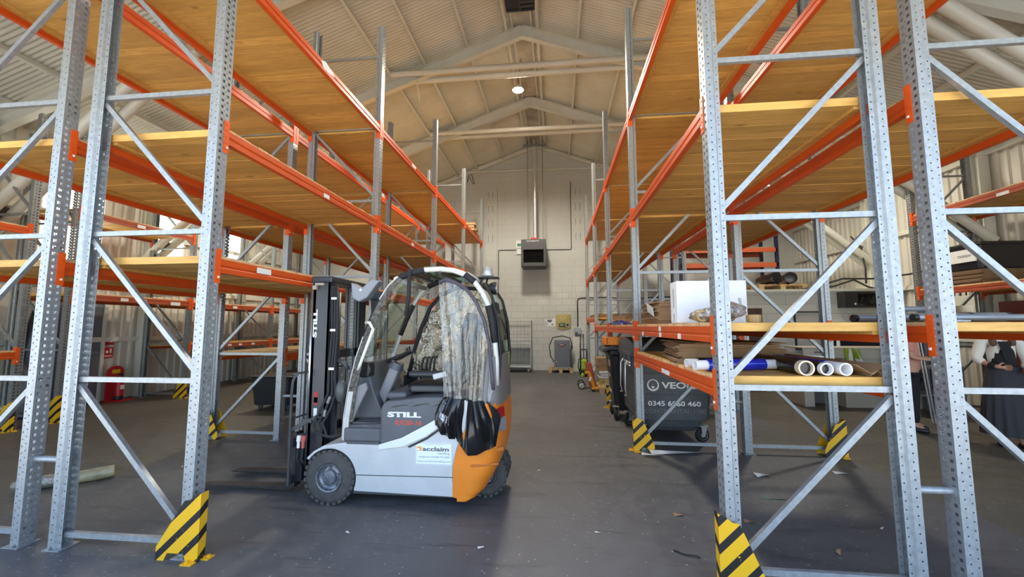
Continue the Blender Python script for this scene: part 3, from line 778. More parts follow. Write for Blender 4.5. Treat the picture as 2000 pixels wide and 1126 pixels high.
guard(XR, YR+BR, 1, 'yellow and black guard in front of the big grey bin')
guard(XR2+DR, YR+BR, -1, 'yellow and black guard on the right rear rack, far from the aisle', rear=True)
guard(XL2-DL, Y0+BL, 1, 'yellow and black guard half hidden behind the nearest left upright', rear=True)
guard(XR, YR+2*BR, 1, 'yellow and black guard mostly hidden behind the black wheelie bin')
guard(XR2, YR+2*BR, 1, 'yellow and black guard under the lowest right shelf, in the dark')
for (yy, lab) in ((8.28, 'yellow and black guard right of the fire extinguisher stand'), (5.98, 'yellow and black guard seen between the nearest left uprights'), (5.4, 'yellow and black guard at the left edge of the picture'), (10.94, 'yellow and black guard just above the black bin on the left')):
    guard(-8.2, yy, -1, lab)
# ------------------------------------------------------------------ forklift truck, seen from its left side, forks to the left
FK = thing('forklift_truck', 'silver and orange electric forklift with clear rain curtains parked in the aisle', 'forklift', (-1.3, 4.03, 0))
YN, YFAR, YC = 3.53, 4.53, 4.03
silver = mat('pale_silver_paint', (.58,.60,.615), .38, .15, var=.06, scale=5)
hood = mat('charcoal_hood_plastic', (.10,.107,.122), .5, var=.12, scale=6, bump=.06, bscale=120)
orange_f = mat('forklift_orange', (.80,.235,.02), .4, var=.08, scale=6)
greyp = mat('warm_grey_panel', (.20,.19,.18), .55, var=.08, scale=6)
frame_w = mat('off_white_tube', (.66,.66,.62), .4)
mastm = mat('mast_black_paint', (.05,.054,.062), .33, .4)
dustm = mat('black_textile_binding', (.02,.02,.024), .75)
chrome = mat('scuffed_chrome', (.62,.64,.66), .22, .9)
mat_rub = mat('dusty_rubber_mat', (.10,.10,.105), .85, var=.2, scale=20)

def arc(cx, cz, r, a0, a1, n):
    return [(cx+r*math.cos(R(a0+(a1-a0)*i/n)), cz+r*math.sin(R(a0+(a1-a0)*i/n))) for i in range(n+1)]
WX, WZ, WR = -2.012, .236, .236
# side body: near and far skins, one solid
body = [(-1.775, .13), (-.865, .115), (-.895, .25), (-.895, .36), (-.86, .52), (-.78, .70), (-.66, .885), (-.80, .93), (-1.0, .90), (-1.12, .76), (-1.30, .64), (-1.55, .535), (-1.84, .545), (-1.97, .525), (-2.08, .505), (-2.17, .455), (-2.235, .395)] + arc(WX, WZ, .246, 145, -22, 20)
b = MB(); b.prism(body, YN, YFAR); b.build('body_panel', silver, FK, bevel=.012)
b = MB(); b.prism([(-1.775, .272), (-.893, .283), (-.893, .276), (-1.775, .265)], YN-.0015, YN+.01); b.build('panel_seam', M['dark_grey'], FK)
b = MB(); b.box(-1.8, -.80, YN+.03, YFAR-.03, .10, .5); b.build('chassis', M['dark_grey'], FK)
# battery hood
con = [(-1.552, .525), (-1.552, .76)] + [(-1.552+.075-.075*math.cos(R(a)), .815+.095*math.sin(R(a))) for a in range(0, 91, 15)] + [(-1.40, .918), (-1.2, .945), (-.97, .955), (-.955, .83), (-1.02, .765), (-1.16, .68), (-1.35, .585)]
b = MB(); b.prism(con, YN-.012, YFAR+.012); b.build('battery_hood', hood, FK, bevel=.022)
for (x0, x1, z0, z1) in ((-1.47, -1.29, .865, .885), (-1.27, -1.10, .878, .898), (-1.08, -.97, .885, .905)):
    b = MB(); b.prism([(x0, z0-.012), (x0+.05, z0+.006), (x1-.03, z1), (x1, z1-.014), (x1-.04, z1-.008), (x0+.05, z0-.006)], YN-.0155, YN-.004); b.build('vent_slot', M['black_plastic'], FK)
b = MB(); b.prism([(-1.56, .49), (-1.56, .535), (-1.35, .60), (-1.14, .71), (-.985, .80), (-.93, .80), (-.98, .72), (-1.13, .615), (-1.33, .525)], YN-.018, YN+.02); b.build('sweep_trim', mat('white_trim', (.74,.77,.80), .35), FK, bevel=.006)
b = MB(); b.prism([(-1.30, .525), (-1.13, .607), (-.98, .712), (-.93, .79), (-.915, .775), (-.97, .70), (-1.12, .592), (-1.28, .515)], YN-.006, YN+.01); b.build('shadow_gap', M['black_plastic'], FK)
lettering('maker_lettering', 'STILL', M['paper'], FK, (-1.485, YN-.0135, .773), height=.046, width=.305, bold=.05)
lettering('model_lettering', 'RX20-16', mat('red_lettering', (.72,.06,.03), .5), FK, (-1.415, YN-.0135, .708), height=.040, width=.24, bold=.01, slant=.2)
# step and floor
b = MB(); b.box(-1.90, -1.545, YN+.01, YFAR-.01, .545, .665); b.build('step_box', hood, FK, bevel=.018)
b = MB(); b.box(-1.86, -1.56, YN-.002, YN+.02, .53, .552); b.build('step_tread', mat_rub, FK)
b = MB(); b.prism([(-1.90, .662), (-1.50, .662), (-1.50, .70), (-1.86, .685)], YN+.04, YFAR-.04); 
for k in range(9): b.cbox((-1.70, 3.62+k*.075, .696), (.30, .03, .012))
b.build('floor_mat', mat_rub, FK)
# counterweight: rounded in plan, tucked in at the bottom
def cw(u, v):
    # u along plan outline near->rear->far ; v height
    lv = [(.085, -.73, .80), (.11, -.68, .9), (.15, -.63, 1.), (.24, -.575, 1.), (.36, -.515, 1.), (.48, -.485, 1.), (.62, -.47, 1.), (.78, -.475, 1.), (.90, -.50, 1.)]
    t = v*(len(lv)-1); i = min(int(t), len(lv)-2); f = t-i
    z = lv[i][0]+(lv[i+1][0]-lv[i][0])*f; xr = lv[i][1]+(lv[i+1][1]-lv[i][1])*f
    fx = -.855 if z < .118 else (-.893 if z < .36 else -.893+(z-.36)*.12+(z-.36)**2*.62)
    a = R(-90+180*u); hw = (YFAR-YN)/2+.004; n = 2/5.0
    ca, sa = math.cos(a), math.sin(a)
    x = fx+(xr-fx)*(abs(ca)**n); y = YC+hw*(abs(sa)**n)*(1 if sa > 0 else -1)
    return (x, y, z)
b = MB(); b.grid(cw, 40, 32)
n0 = [cw(i/40, 1) for i in range(41)]; b.face(n0)
n1 = [cw(i/40, 0) for i in range(41)]; b.face(n1[::-1])
b.build('counterweight', orange_f, FK, auto=50)
b = MB(); b.cbox((-.56, YN+.06, .50), (.20, .02, .035), rz=.5); b.cbox((-.62, YN+.02, .385), (.24, .012, .02), rz=.35); b.build('step_recess', mat('shaded_orange', (.55,.15,.015), .5), FK, bevel=.008)
# rear grey cover above the counterweight
def rc(u, v):
    z = .88+.42*v; a = R(-90+180*u); hw = .50-.03*v; n = 2/4.5; ca, sa = math.cos(a), math.sin(a)
    fx = -.70+.08*v; xr = -.475-.02*v
    return (fx+(xr-fx)*(abs(ca)**n), YC+hw*(abs(sa)**n)*(1 if sa > 0 else -1), z)
b = MB(); b.grid(rc, 32, 6); b.face([rc(i/32, 1) for i in range(33)]); b.build('rear_cover', greyp, FK, auto=50)
b = MB(); b.cbox((-.497, YN+.078, .815), (.12, .012, .085), rz=1.05, ry=-.1); b.build('tail_lamp', mat('red_lens', (.35,.012,.015), .25), FK, bevel=.004)
b = MB(); b.cbox((-.492, YN+.088, .71), (.15, .010, .11), rz=1.05, ry=-.05); b.build('badge_plate', mat('silver_grey_badge', (.30,.30,.32), .4, .3), FK, bevel=.003)
o = lettering('badge_lettering', 'STILL', M['paper'], FK, (-.520, YN+.030, .68), height=.055, width=.125, bold=.04, rz=1.05)
# overhead guard
def tubepart(name, pts, r, m, n=10): 
    return MB().tube(pts, r, n).build(name, m, FK, smooth=True)
gp = [(-1.925, .55), (-1.915, .75), (-1.885, .98), (-1.822, 1.27), (-1.755, 1.47), (-1.686, 1.647), (-1.61, 1.81), (-1.53, 1.935), (-1.44, 2.015), (-1.33, 2.06), (-1.2, 2.085), (-1.05, 2.09), (-.93, 2.075), (-.82, 2.035), (-.73, 1.965), (-.66, 1.87), (-.605, 1.75), (-.57, 1.6), (-.545, 1.42), (-.53, 1.25), (-.53, 1.05)]
for (yy, k) in ((YN+.075, 0), (YFAR-.075, 1)):
    tubepart('guard_tube', [(x, yy, z) for x, z in gp], .025, frame_w)
    def sleeve(i0, i1, f0=0., f1=0.):
        seg = [Vector((x, yy, z)) for x, z in gp[i0:i1+1]]
        tubepart('tube_sleeve', seg, .030, dustm)
    sleeve(4, 6); sleeve(8, 10); sleeve(13, 14); sleeve(16, 18)
    if k == 0:
        b = MB()
        prof = [(x, z) for x, z in gp[1:9]]
        # inner dirty clear strip along the front pillar
        vs = [(x+.0, yy-.036, z) for x, z in prof]+[(x+.075-.012*i/3, yy-.036, z-.02) for i, (x, z) in enumerate(prof)]
        n = len(prof); b.add(vs, [(i, i+1, n+i+1, n+i) for i in range(n-1)])
        vs2 = [(x, yy-.03, z) for x, y_, z in vs]
        b.add(vs2, [(i, i+1, n+i+1, n+i) for i in range(n-1)])
        b.build('curtain_binding', mat('black_and_peeling_binding', (.10,.09,.075), .8, var=.8, scale=28), FK)
        b = MB()
        for dx in (.018, .042): b.tube([(x+dx, yy-.038, z) for x, z in gp[0:3]], .012, 6)
        b.build('pillar_rib', frame_w, FK)
for (x, z) in ((-1.47, 2.0), (-.80, 2.03)):
    tubepart('guard_crossbar', [(x, YN+.075, z), (x, YFAR-.075, z)], .03, frame_w)
for k in range(4):
    x = -1.36+k*.15; b = MB(); b.cbox((x, YC, 2.06), (.035, .80, .012)); b.build('roof_bar', M['dark_grey'], FK)
b = MB(); b.box(-1.46, -.82, YN+.10, YFAR-.10, 2.062, 2.068); b.build('roof_glass', M['glass'], FK)
# windscreen between the front pillars
ws = gp[3:9]
b = MB()
for i in range(len(ws)-1):
    (x0, z0), (x1, z1) = ws[i], ws[i+1]; b.face([(x0+.01, YN+.11, z0), (x0+.01, YFAR-.11, z0), (x1+.01, YFAR-.11, z1), (x1+.01, YN+.11, z1)])
b.build('windscreen', M['glass'], FK, smooth=True)
tubepart('grab_handle', [(-1.75, YN+.07, 1.60), (-1.69, YN+.02, 1.60), (-1.655, YN+.02, 1.54), (-1.77, YN+.02, 1.22), (-1.81, YN+.06, 1.16)], .015, mat('white_handle', (.78,.78,.70), .4), 8)
# far clear curtain with crinkles, and near curtain hanging loose over the rear
fpoly = [(-1.66, 1.0), (-1.60, 1.28), (-1.52, 1.55), (-1.42, 1.78), (-1.30, 1.92), (-1.10, 2.0), (-.86, 1.98), (-.70, 1.8), (-.62, 1.5), (-.60, 1.0)]
def fc(u, v):
    # column u, bottom to top v
    x = -1.66+1.06*u
    top = 1.0
    for (a, za_), (c, zc_) in zip(fpoly[:8], fpoly[1:9]):
        if a <= x <= c: top = za_+(zc_-za_)*(x-a)/(c-a)
    if x > -.70: top = 1.8
    z = .98+(top-.98)*v
    return (x, YFAR-.065+.03*math.sin(9*x+5*z)*math.sin(4*z+2*x)+.012*math.sin(31*x-17*z)+.01*math.sin(23*z+11*x), z)
b = MB(); b.grid(fc, 44, 44); b.build('far_curtain', M['crinkle'], FK, smooth=True)
tubepart('curtain_piping', [(x+.015, YFAR-.09, z) for x, z in fpoly[:7]], .022, dustm)
b = MB(); b.grid(lambda u, v: (-1.70+.42*u, YFAR-.08+.02*math.sin(14*u), .68+.34*v+.06*u), 12, 6); b.build('far_curtain_skirt', dustm, FK, smooth=True)
# near curtain: top edge follows the guard tube, folded sheet, black skirt below
def ntop(u):
    pts = [(-1.045, 1.965), (-.98, 1.985), (-.90, 1.96), (-.80, 1.90), (-.70, 1.78), (-.63, 1.62), (-.59, 1.42), (-.565, 1.2), (-.545, 1.02)]
    t = u*(len(pts)-1); i = min(int(t), len(pts)-2); f = t-i
    return (pts[i][0]+(pts[i+1][0]-pts[i][0])*f, pts[i][1]+(pts[i+1][1]-pts[i][1])*f)
def nbot(u): return (-.975+.40*u, .955-.035*u)
def nc(u, v):
    tx, tz = ntop(u); bx, bz = nbot(u)
    x = bx+(tx-bx)*v; z = bz+(tz-bz)*v
    f = .030*math.sin(2*PI*(2.6*u+.25*v))+.010*math.sin(2*PI*(7*u+v*.9))+.004*math.sin(2*PI*(15*u+3*v))
    return (x, YN-.015+f*(1-.45*v)+.03*v, z)
b = MB(); b.grid(nc, 60, 36); b.build('near_curtain', M['curtain'], FK, smooth=True)
tubepart('curtain_piping', [(ntop(i/16)[0], nc(i/16, 1)[1]-.002, ntop(i/16)[1]) for i in range(17)], .016, mat('purple_grey_binding', (.07,.06,.085), .6))
tubepart('curtain_hem', [(nc(0, i/12)[0], nc(0, i/12)[1], nc(0, i/12)[2]) for i in range(13)], .006, M['wrapfilm'])
def sk(u, v):
    bx, bz = nbot(u); base = nc(u, 0)
    outl = [(0, .24), (.12, .31), (.25, .335), (.40, .36), (.48, .43), (.58, .455), (.72, .42), (.84, .40), (.92, .36), (1, .14)]
    for (a, d0), (c, d1) in zip(outl, outl[1:]):
        if a <= u <= c: dep = d0+(d1-d0)*(u-a)/(c-a)
    x = bx+(u-.45)*.14*math.sin(PI*min(1, v*.7))*1.0-.02*v+ (.06*v if u > .6 else 0)
    f = .045*math.sin(2*PI*(2.3*u+.55*v))*min(1, .35+v)+.014*math.sin(2*PI*(6*u-.8*v))*v
    return (x, base[1]-.012+f*.8-.03*math.sin(PI*v), bz-dep*v)
b = MB(); b.grid(sk, 48, 20); b.build('curtain_skirt', mat('glossy_black_pvc', (.012,.012,.013), .2, bump=.3, bscale=9), FK, smooth=True)
b = MB(); 
for i in range(4): b.face([sk(.06+.05*i, .42), sk(.11+.05*i, .46), sk(.11+.05*i, .62), sk(.06+.05*i, .58)])
for k in range(len(b.v)): b.v[k] = (b.v[k][0], b.v[k][1]-.006, b.v[k][2])
b.build('skirt_patch', mat('silver_patch', (.5,.5,.52), .35, .5, var=.5, scale=60), FK)
# rear window with dark frame
rw = [(-.54, 1.02), (-.52, 1.05), (-.505, 1.3), (-.53, 1.62), (-.585, 1.84), (-.66, 1.96)]
b = MB()
for (x0, z0), (x1, z1) in zip(rw, rw[1:]): b.face([(x0, YN+.12, z0), (x0, YFAR-.12, z0), (x1, YFAR-.12, z1), (x1, YN+.12, z1)])
b.build('rear_window', M['glass'], FK, smooth=True)
for yy in (YN+.12, YFAR-.12): tubepart('window_seal', [(x+.004, yy, z) for x, z in rw], .014, M['black_rubber'], 8)
b = MB(); b.cbox((-.56, YC-.12, 1.55), (.06, .16, .5), ry=-.12); b.build('rolled_blind', dustm, FK, bevel=.02)
b = MB()
for k in range(7): b.cbox((-.49, 4.22+.02*(k % 3), 1.08+k*.035), (.006, .05-.004*k, .03), rx=.3*k)
b.build('green_sticker', M['green'], FK)
# cab interior
b = MB(); b.prism([(-1.92, .70), (-1.60, .70), (-1.72, .95), (-1.80, 1.22), (-1.86, 1.22), (-1.90, 1.0)], YN+.22, YFAR-.06); b.build('dashboard', hood, FK, bevel=.02)
b = MB(); b.prism([(-1.90, .70), (-1.885, .98), (-1.83, 1.02), (-1.73, 1.06), (-1.71, 1.0), (-1.80, .82), (-1.85, .70)], YN+.06, YN+.10); b.build('side_cowl', mat('mid_grey_cowl', (.22,.22,.22), .55), FK, bevel=.012)
b = MB(); b.bar((-1.74, 3.9, .74), (-1.565, 3.9, 1.17), .12, .10, (1, 0, .3)); b.build('steering_column', mat('grey_column', (.24,.25,.27), .5), FK, bevel=.02)
b = MB(); b.tube([(-1.58, 3.9, 1.155), (-1.555, 3.9, 1.215)], [.075, .065], 16); b.build('column_head', hood, FK, auto=40)
b = MB(); C0 = Vector((-1.535, 3.9, 1.27)); ax = Vector((-.38, 0, .92)).normalized(); u_ = ax.orthogonal().normalized(); w_ = ax.cross(u_)
b.tube([C0+(u_*math.cos(2*PI*i/28)+w_*math.sin(2*PI*i/28))*.125 for i in range(29)], .014, 8, cap=False)
for a in (0, 2.1, 4.2): b.tube([C0-ax*.02, C0+(u_*math.cos(a)+w_*math.sin(a))*.12], .012, 6)
b.lathe([(.035, -.02), (.035, .02)], tuple(C0), n=12)
b.tube([C0+u_*.11+ax*.01, C0+u_*.11+ax*.06], [.018, .022], 10)
b.build('steering_wheel', M['black_plastic'], FK, auto=40)
tubepart('pedal', [(-1.79, 3.78, .72), (-1.75, 3.78, .80), (-1.72, 3.80, .84)], .02, M['black_rubber'])
b = MB(); b.box(-1.36, -.92, 3.72, 4.30, .955, 1.02); b.build('seat_base', M['dark_grey'], FK, bevel=.02)
def seatc(u, v):
    return (-1.40+.48*u, 3.72+.58*v, 1.02+.07*math.sin(PI*u)**.4*math.sin(PI*v)**.4-.02*math.sin(PI*v))
b = MB(); b.grid(seatc, 14, 14); b.box(-1.38, -.94, 3.73, 4.29, 1.0, 1.03); b.build('seat_cushion', M['black_plastic'], FK, smooth=True)
b = MB(); b.cbox((-.86, 4.01, 1.36), (.12, .52, .68), ry=.18); b.build('seat_back', M['black_cloth'], FK, bevel=.05)
b = MB(); b.cbox((-1.16, 3.68, 1.13), (.38, .09, .055)); b.build('armrest', M['black_plastic'], FK, bevel=.02)
b = MB(); b.cbox((-1.05, 3.63, 1.125), (.13, .02, .05), ry=-.25); b.build('armrest_panel', mat('pale_grey_panel', (.55,.56,.57), .4), FK, bevel=.01)
b = MB(); b.cbox((-1.02, 4.25, 1.12), (.34, .06, .16)); b.build('control_console', hood, FK, bevel=.02)
for k in range(4):
    x = -1.36+k*.033; y = 4.08+k*.03
    b = MB(); b.tube([(x-.02, y, 1.02), (x-.005, y, 1.18), (x+.005, y, 1.24), (x+.03, y, 1.255)], [.011, .011, .013, .011], 8); b.build('control_lever', M['black_plastic'], FK, smooth=True)
b = MB(); b.box(-1.55, -1.36, YN+.10, YFAR-.08, .90, .97); b.build('hood_shelf', hood, FK, bevel=.03)
# mast: outer channels, inner channels, cylinders, chains, hoses
for (y, s) in ((3.70, 1), (4.36, -1)):
    b = MB(); b.box(-2.335, -2.16, y-.008, y+.008, .12, 2.02); b.box(-2.335, -2.305, y-.008, y+.07*s+.008*s, .12, 2.02) if s > 0 else b.box(-2.335, -2.305, y-.07, y+.008, .12, 2.02)
    b.box(-2.19, -2.16, y-.008, y+.07, .12, 2.02) if s > 0 else b.box(-2.19, -2.16, y-.07, y+.008, .12, 2.02)
    b.build('mast_channel', mastm, FK, bevel=.003)
    y2 = y+.05*s; b = MB(); b.box(-2.30, -2.20, y2-.02, y2+.02, .16, 2.05); b.build('inner_channel', mastm, FK, bevel=.003)
    tubepart('lift_cylinder', [(-2.13, y+.07*s, .3), (-2.13, y+.07*s, 1.9)], .034, mastm, 14)
    tubepart('bright_edge_strip', [(-2.345, y-.004, .30), (-2.345, y-.004, 2.0)], .013, chrome, 8)  # chrome strip added to imitate bright reflections along the mast edge
b = MB(); b.box(-2.35, -2.14, 3.67, 4.40, 1.99, 2.05); b.build('mast_head', mastm, FK, bevel=.012)
for z0 in (1.25, .42): MB().box(-2.30, -2.20, 3.70, 4.36, z0, z0+.08).build('mast_crossbeam', mastm, FK)
b = MB()
for k in range(40): b.box(-2.215, -2.175, 4.18, 4.21, .5+k*.036, .53+k*.036)
b.build('lift_chain', M['galv_dark'], FK)
b = MB(); b.prism([(-2.13, 1.86), (-1.90, 1.86), (-1.88, 1.90), (-1.88, 1.94), (-2.13, 2.0)], 4.2, 4.4); b.prism([(-2.0, 1.62), (-1.90, 1.86), (-2.02, 1.88)], 4.24, 4.30); b.build('mast_bracket', mastm, FK, bevel=.006)
for k, (x, y) in enumerate(((-2.12, 3.655), (-2.095, 3.66), (-2.07, 3.66))):
    tubepart('hose', [(x-.02, y+.02, 1.95), (x, y, 1.80), (x+.01, y, 1.5), (x-.005, y, 1.2), (x+.01*k, y-.005, .95), (x-.06+.02*k, y-.02, .80), (x-.12+.02*k, y-.03, .68), (x-.10+.03*k, y-.03, .60-.02*k), (x+.02, y-.02, .555), (x+.12, y, .575)], .012, M['black_rubber'], 8)
for z in (1.83, 1.53, 1.17):
    b = MB(); b.box(-2.125, -2.07, 3.640, 3.664, z-.012, z+.015); b.build('hose_clamp', chrome, FK, bevel=.004)
for pp, rr in (([(-2.09, 3.64, .92), (-2.115, 3.64, .86)], .016), ([(-2.13, 3.63, .80), (-2.14, 3.63, .74)], .014)): MB().tube(pp, rr, 8).build('hose_union', chrome, FK)
b = MB(); b.box(-2.33, -2.29, 3.66, 3.69, 1.92, 1.96); b.box(-2.31, -2.22, 3.665, 3.69, 1.962, 1.985); b.build('chain_anchor', mat('pale_pin', (.35,.30,.24), .4), FK)
o = lettering('mast_lettering', 'STILL', M['paper'], FK, (-2.285, 3.6905, 1.46), height=.042, width=.27, bold=.05, tilt=PI/2)
for z0, z1, mt in ((.83, .95, 'red'), (.85, .90, 'paper'), (.68, .80, 'paper')):
    b = MB(); b.box(-2.285, -2.25, 3.6905, 3.692, z0, z1); b.build('mast_sticker', M[mt], FK)
# carriage, load backrest and forks
b = MB(); b.box(-2.46, -2.41, 3.58, 4.42, .46, .54); b.box(-2.46, -2.41, 3.58, 4.42, .14, .20); b.box(-2.43, -2.36, 3.66, 3.72, .14, .56); b.box(-2.43, -2.36, 4.30, 4.36, .14, .56); b.build('fork_carriage', mastm, FK, bevel=.006)
for yy in (3.585, 4.42):
    b = MB(); b.tube([(-2.435, yy, .13), (-2.44, yy, .95), (-2.435, yy, 1.05), (-2.415, yy, 1.11), (-2.385, yy, 1.135)], .034, 4, sx=.35); b.build('backrest_post', mat('steel_blue_black', (.10,.11,.12), .45, .4), FK)
for yy in (3.78, 4.0, 4.22):
    b = MB(); b.box(-2.41, -2.398, yy-.02, yy+.02, .54, 1.12); b.build('backrest_bar', M['galv_dark'], FK)
b = MB(); b.box(-2.42, -2.35, 3.56, 4.44, 1.128, 1.138); b.box(-2.415, -2.40, 3.6, 4.4, .72, .735); b.build('backrest_rail', M['dark_grey'], FK)
for yy in (3.79, 4.18):
    b = MB(); b.prism([(-2.47, .56), (-2.505, .56), (-2.515, .10), (-2.56, .065), (-3.44, .045), (-3.47, .035), (-3.44, .03), (-2.53, .025), (-2.475, .06)], yy-.05, yy+.05); b.build('fork', mat('worn_dark_steel', (.05,.045,.042), .5, .5, var=.3, scale=12), FK, bevel=.004)
b = MB(); b.bar((-2.44, 3.60, .62), (-2.2, 3.66, .74), .05, .035); b.cbox((-2.30, 3.63, .70), (.1, .05, .04)); b.build('tilt_arm', M['dark_grey'], FK, bevel=.006)
for x, mt in ((-2.36, 'paper'), (-2.315, 'red')):
    b = MB(); b.tube([(x, 3.60, .46), (x, 3.60, .52)], .014, 8); b.tube([(x, 3.60, .52), (x+.005, 3.60, .57)], .020, 8); b.build('hydraulic_coupling', M[mt] if mt == 'paper' else mat('faded_red', (.55,.10,.08), .5), FK)
    tubepart('hose', [(x, 3.60, .46), (x-.01, 3.60, .36), (x+.03, 3.61, .30)], .009, M['black_rubber'], 6)
# wheels
def tyre(cx, cy, rad, wd, face, nl=26):
    # face=-1 shows its outside towards the camera
    T = MB()
    prof = [(rad*.50, -wd/2+.01), (rad*.54, -wd/2), (rad*.80, -wd/2-.004), (rad*.92, -wd/2+.012), (rad*.978, -wd/2+.034), (rad*.978, wd/2-.034), (rad*.92, wd/2-.012), (rad*.54, wd/2), (rad*.50, wd/2-.01)]
    T.lathe(prof, (cx, cy, rad), 'y', 48, cap=False)
    for i in range(nl):
        for sd in (-1, 1):
            a = 2*PI*(i+(.5 if sd > 0 else 0))/nl
            Mx = Matrix.Translation((cx, cy, rad)) @ Matrix.Rotation(a, 4, 'Y')
            y0, y1 = (-wd/2+.004, -.008) if sd < 0 else (.008, wd/2-.004)
            vs = [Mx @ Vector((x, y, z)) for z in (rad*.90, rad*1.0) for y in (y0, y1) for x in (-.017, .017)]
            T.add(vs, [(0,2,3,1),(4,5,7,6),(0,1,5,4),(2,6,7,3),(0,4,6,2),(1,3,7,5)])
    o = T.build('tyre', mat_tyre, FK, auto=35)
    W = MB(); yo = cy+face*(wd/2); s = face
    W.lathe([(rad*.52, yo+0*s), (rad*.505, yo+.007*s), (rad*.465, yo+.004*s), (rad*.44, yo-.03*s), (rad*.37, yo-.04*s), (rad*.27, yo-.035*s), (rad*.23, yo-.015*s), (rad*.10, yo-.010*s), (.001, yo-.009*s)], (cx, 0, rad), 'y', 32, cap=False)
    h = W.build('wheel_rim', mat_rim, o, auto=35)
    Bn = MB()
    for k in range(5):
        a = 2*PI*k/5+.3; Bn.tube([(cx+rad*.33*math.cos(a), yo-.045*s, rad+rad*.33*math.sin(a)), (cx+rad*.33*math.cos(a), yo-.012*s, rad+rad*.33*math.sin(a))], .011, 6)
    Bn.build('wheel_nut', chrome, o)
mat_tyre = mat('dusty_solid_tyre', (.075,.072,.070), .85, var=.2, scale=14, bump=.2, bscale=50)
mat_rim = mat('scuffed_steel_rim', (.20,.22,.25), .35, .5, var=.4, scale=25)
tyre(WX, 3.60, WR, .155, -1); tyre(WX, 4.46, WR, .155, 1)
tyre(-.665, 3.90, .20, .13, -1, 22); tyre(-.665, 4.16, .20, .13, 1, 22)
# lamps
b = MB(); b.prism([(-1.965, 1.99), (-1.95, 1.84), (-1.88, 1.80), (-1.80, 1.84), (-1.72, 1.95), (-1.68, 2.0), (-1.76, 2.02), (-1.86, 1.93)], 3.70, 3.82); b.build('work_lamp', mat('grey_lamp_shell', (.26,.28,.31), .45), FK, bevel=.012)
MB().lathe([(.012, 3.692), (.012, 3.702)], (-1.86, 0, 1.915), 'y', 10).build('lamp_bolt', M['zinc'], FK)
b = MB()
def mir(u, v):
    a = 2*PI*u; t = PI*v
    return (-2.0+.055*math.sin(t)*math.cos(a), 3.66+.05*math.sin(t)*math.sin(a), .965+.105*math.cos(t))
b.grid(mir, 18, 12); b.build('side_lamp', mat('dark_lamp_shell', (.08,.082,.085), .4), FK, smooth=True)
tubepart('lamp_stalk', [(-1.96, 3.70, 1.16), (-1.99, 3.69, 1.22), (-2.06, 3.70, 1.25)], .022, M['dark_grey'])
b = MB(); b.cbox((-1.80, 3.74, 1.16), (.11, .13, .13)); b.lathe([(.07, -.0), (.075, .02)], (-1.80, 3.68, 1.16), 'y', 16); b.build('interior_lamp', M['black_plastic'], FK, bevel=.03)
b = MB(); b.lathe([(.055, 2.075), (.062, 2.085), (.062, 2.10), (.055, 2.105), (.052, 2.165), (.045, 2.175), (.001, 2.178)], (-.695, 4.10, 0), n=20); b.build('beacon', mat('clear_grey_beacon', (.62,.62,.60), .15, .4), FK, auto=40)
b = MB(); b.box(-.80, -.58, 4.02, 4.18, 2.055, 2.068); b.bar((-.74, 4.1, 2.06), (-.78, 4.1, 2.0), .03, .02); b.build('beacon_plate', M['black_plastic'], FK, bevel=.003)
b = MB(); b.lathe([(.02, -.07), (.05, -.06), (.062, -.02), (.062, .0), (.058, .01)], (0, 0, 0), 'x', 18); 
b.v = [(x-.60, y+4.02, z+1.945) for x, y, z in b.v]; b.tube([(-.64, 4.02, 1.95), (-.70, 4.04, 2.0), (-.69, 4.08, 2.06)], .01, 6); b.build('rear_lamp', M['black_plastic'], FK, auto=40)
b = MB(); b.lathe([(.001, .012), (.05, .008), (.055, .0)], (0, 0, 0), 'x', 18); b.v = [(x-.592, y+4.02, z+1.945) for x, y, z in b.v]; b.build('lamp_lens', mat('lamp_lens_glass', (.7,.7,.7), .1, .6), FK, smooth=True)
for k, (i0, i1) in enumerate(((9, 10),)):
    tubepart('strap', [(-1.33, YN+.03, 2.09), (-1.33, YN+.028, 1.85), (-1.35, YN+.03, 1.66)], .020, dustm, 6)
# rental sticker
D = MB(); D.box(-1.228, -.900, YN-.0035, YN, .375, .562); dp = D.build('rental_sticker', mat('sticker_white', (.80,.86,.86), .4), FK)
b = MB(); zz0, zz1, xx0, xx1 = .379, .558, -1.224, -.904; t = .002
for (x0, x1, z0, z1) in ((xx0, xx1, zz0, zz0+t), (xx0, xx1, zz1-t, zz1), (xx0, xx0+t, zz0, zz1), (xx1-t, xx1, zz0, zz1)): b.box(x0, x1, YN-.0042, YN-.003, z0, z1)
b.build('sticker_border', M['dark_grey'], dp)
gi = mat('grey_ink', (.10,.10,.11), .6); bi = mat('blue_grey_ink', (.12,.15,.22), .6)
ys = YN-.0042
lettering('sticker_line', 'property of & maintained by', bi, dp, (-1.135, ys, .541), height=.009, width=.15)
lettering('sticker_title', 'acclaim', gi, dp, (-1.165, ys, .492), height=.036, width=.235, bold=.03)
lettering('sticker_subtitle', 'handling', gi, dp, (-1.025, ys, .462), height=.022, width=.10)
lettering('sticker_phone', 'enquiries 01600 721200', bi, dp, (-1.195, ys, .432), height=.020, width=.27)
lettering('sticker_web', 'www.acclaimhandling.com', bi, dp, (-1.212, ys, .397), height=.018, width=.30)
b = MB(); b.box(-1.213, -1.172, ys, ys+.001, .493, .497); b.box(-1.213, -1.172, ys, ys+.001, .515, .528); b.box(-1.190, -1.172, ys, ys+.001, .497, .515); b.build('sticker_mark', mat('orange_ink', (.85,.35,.05), .5), dp)
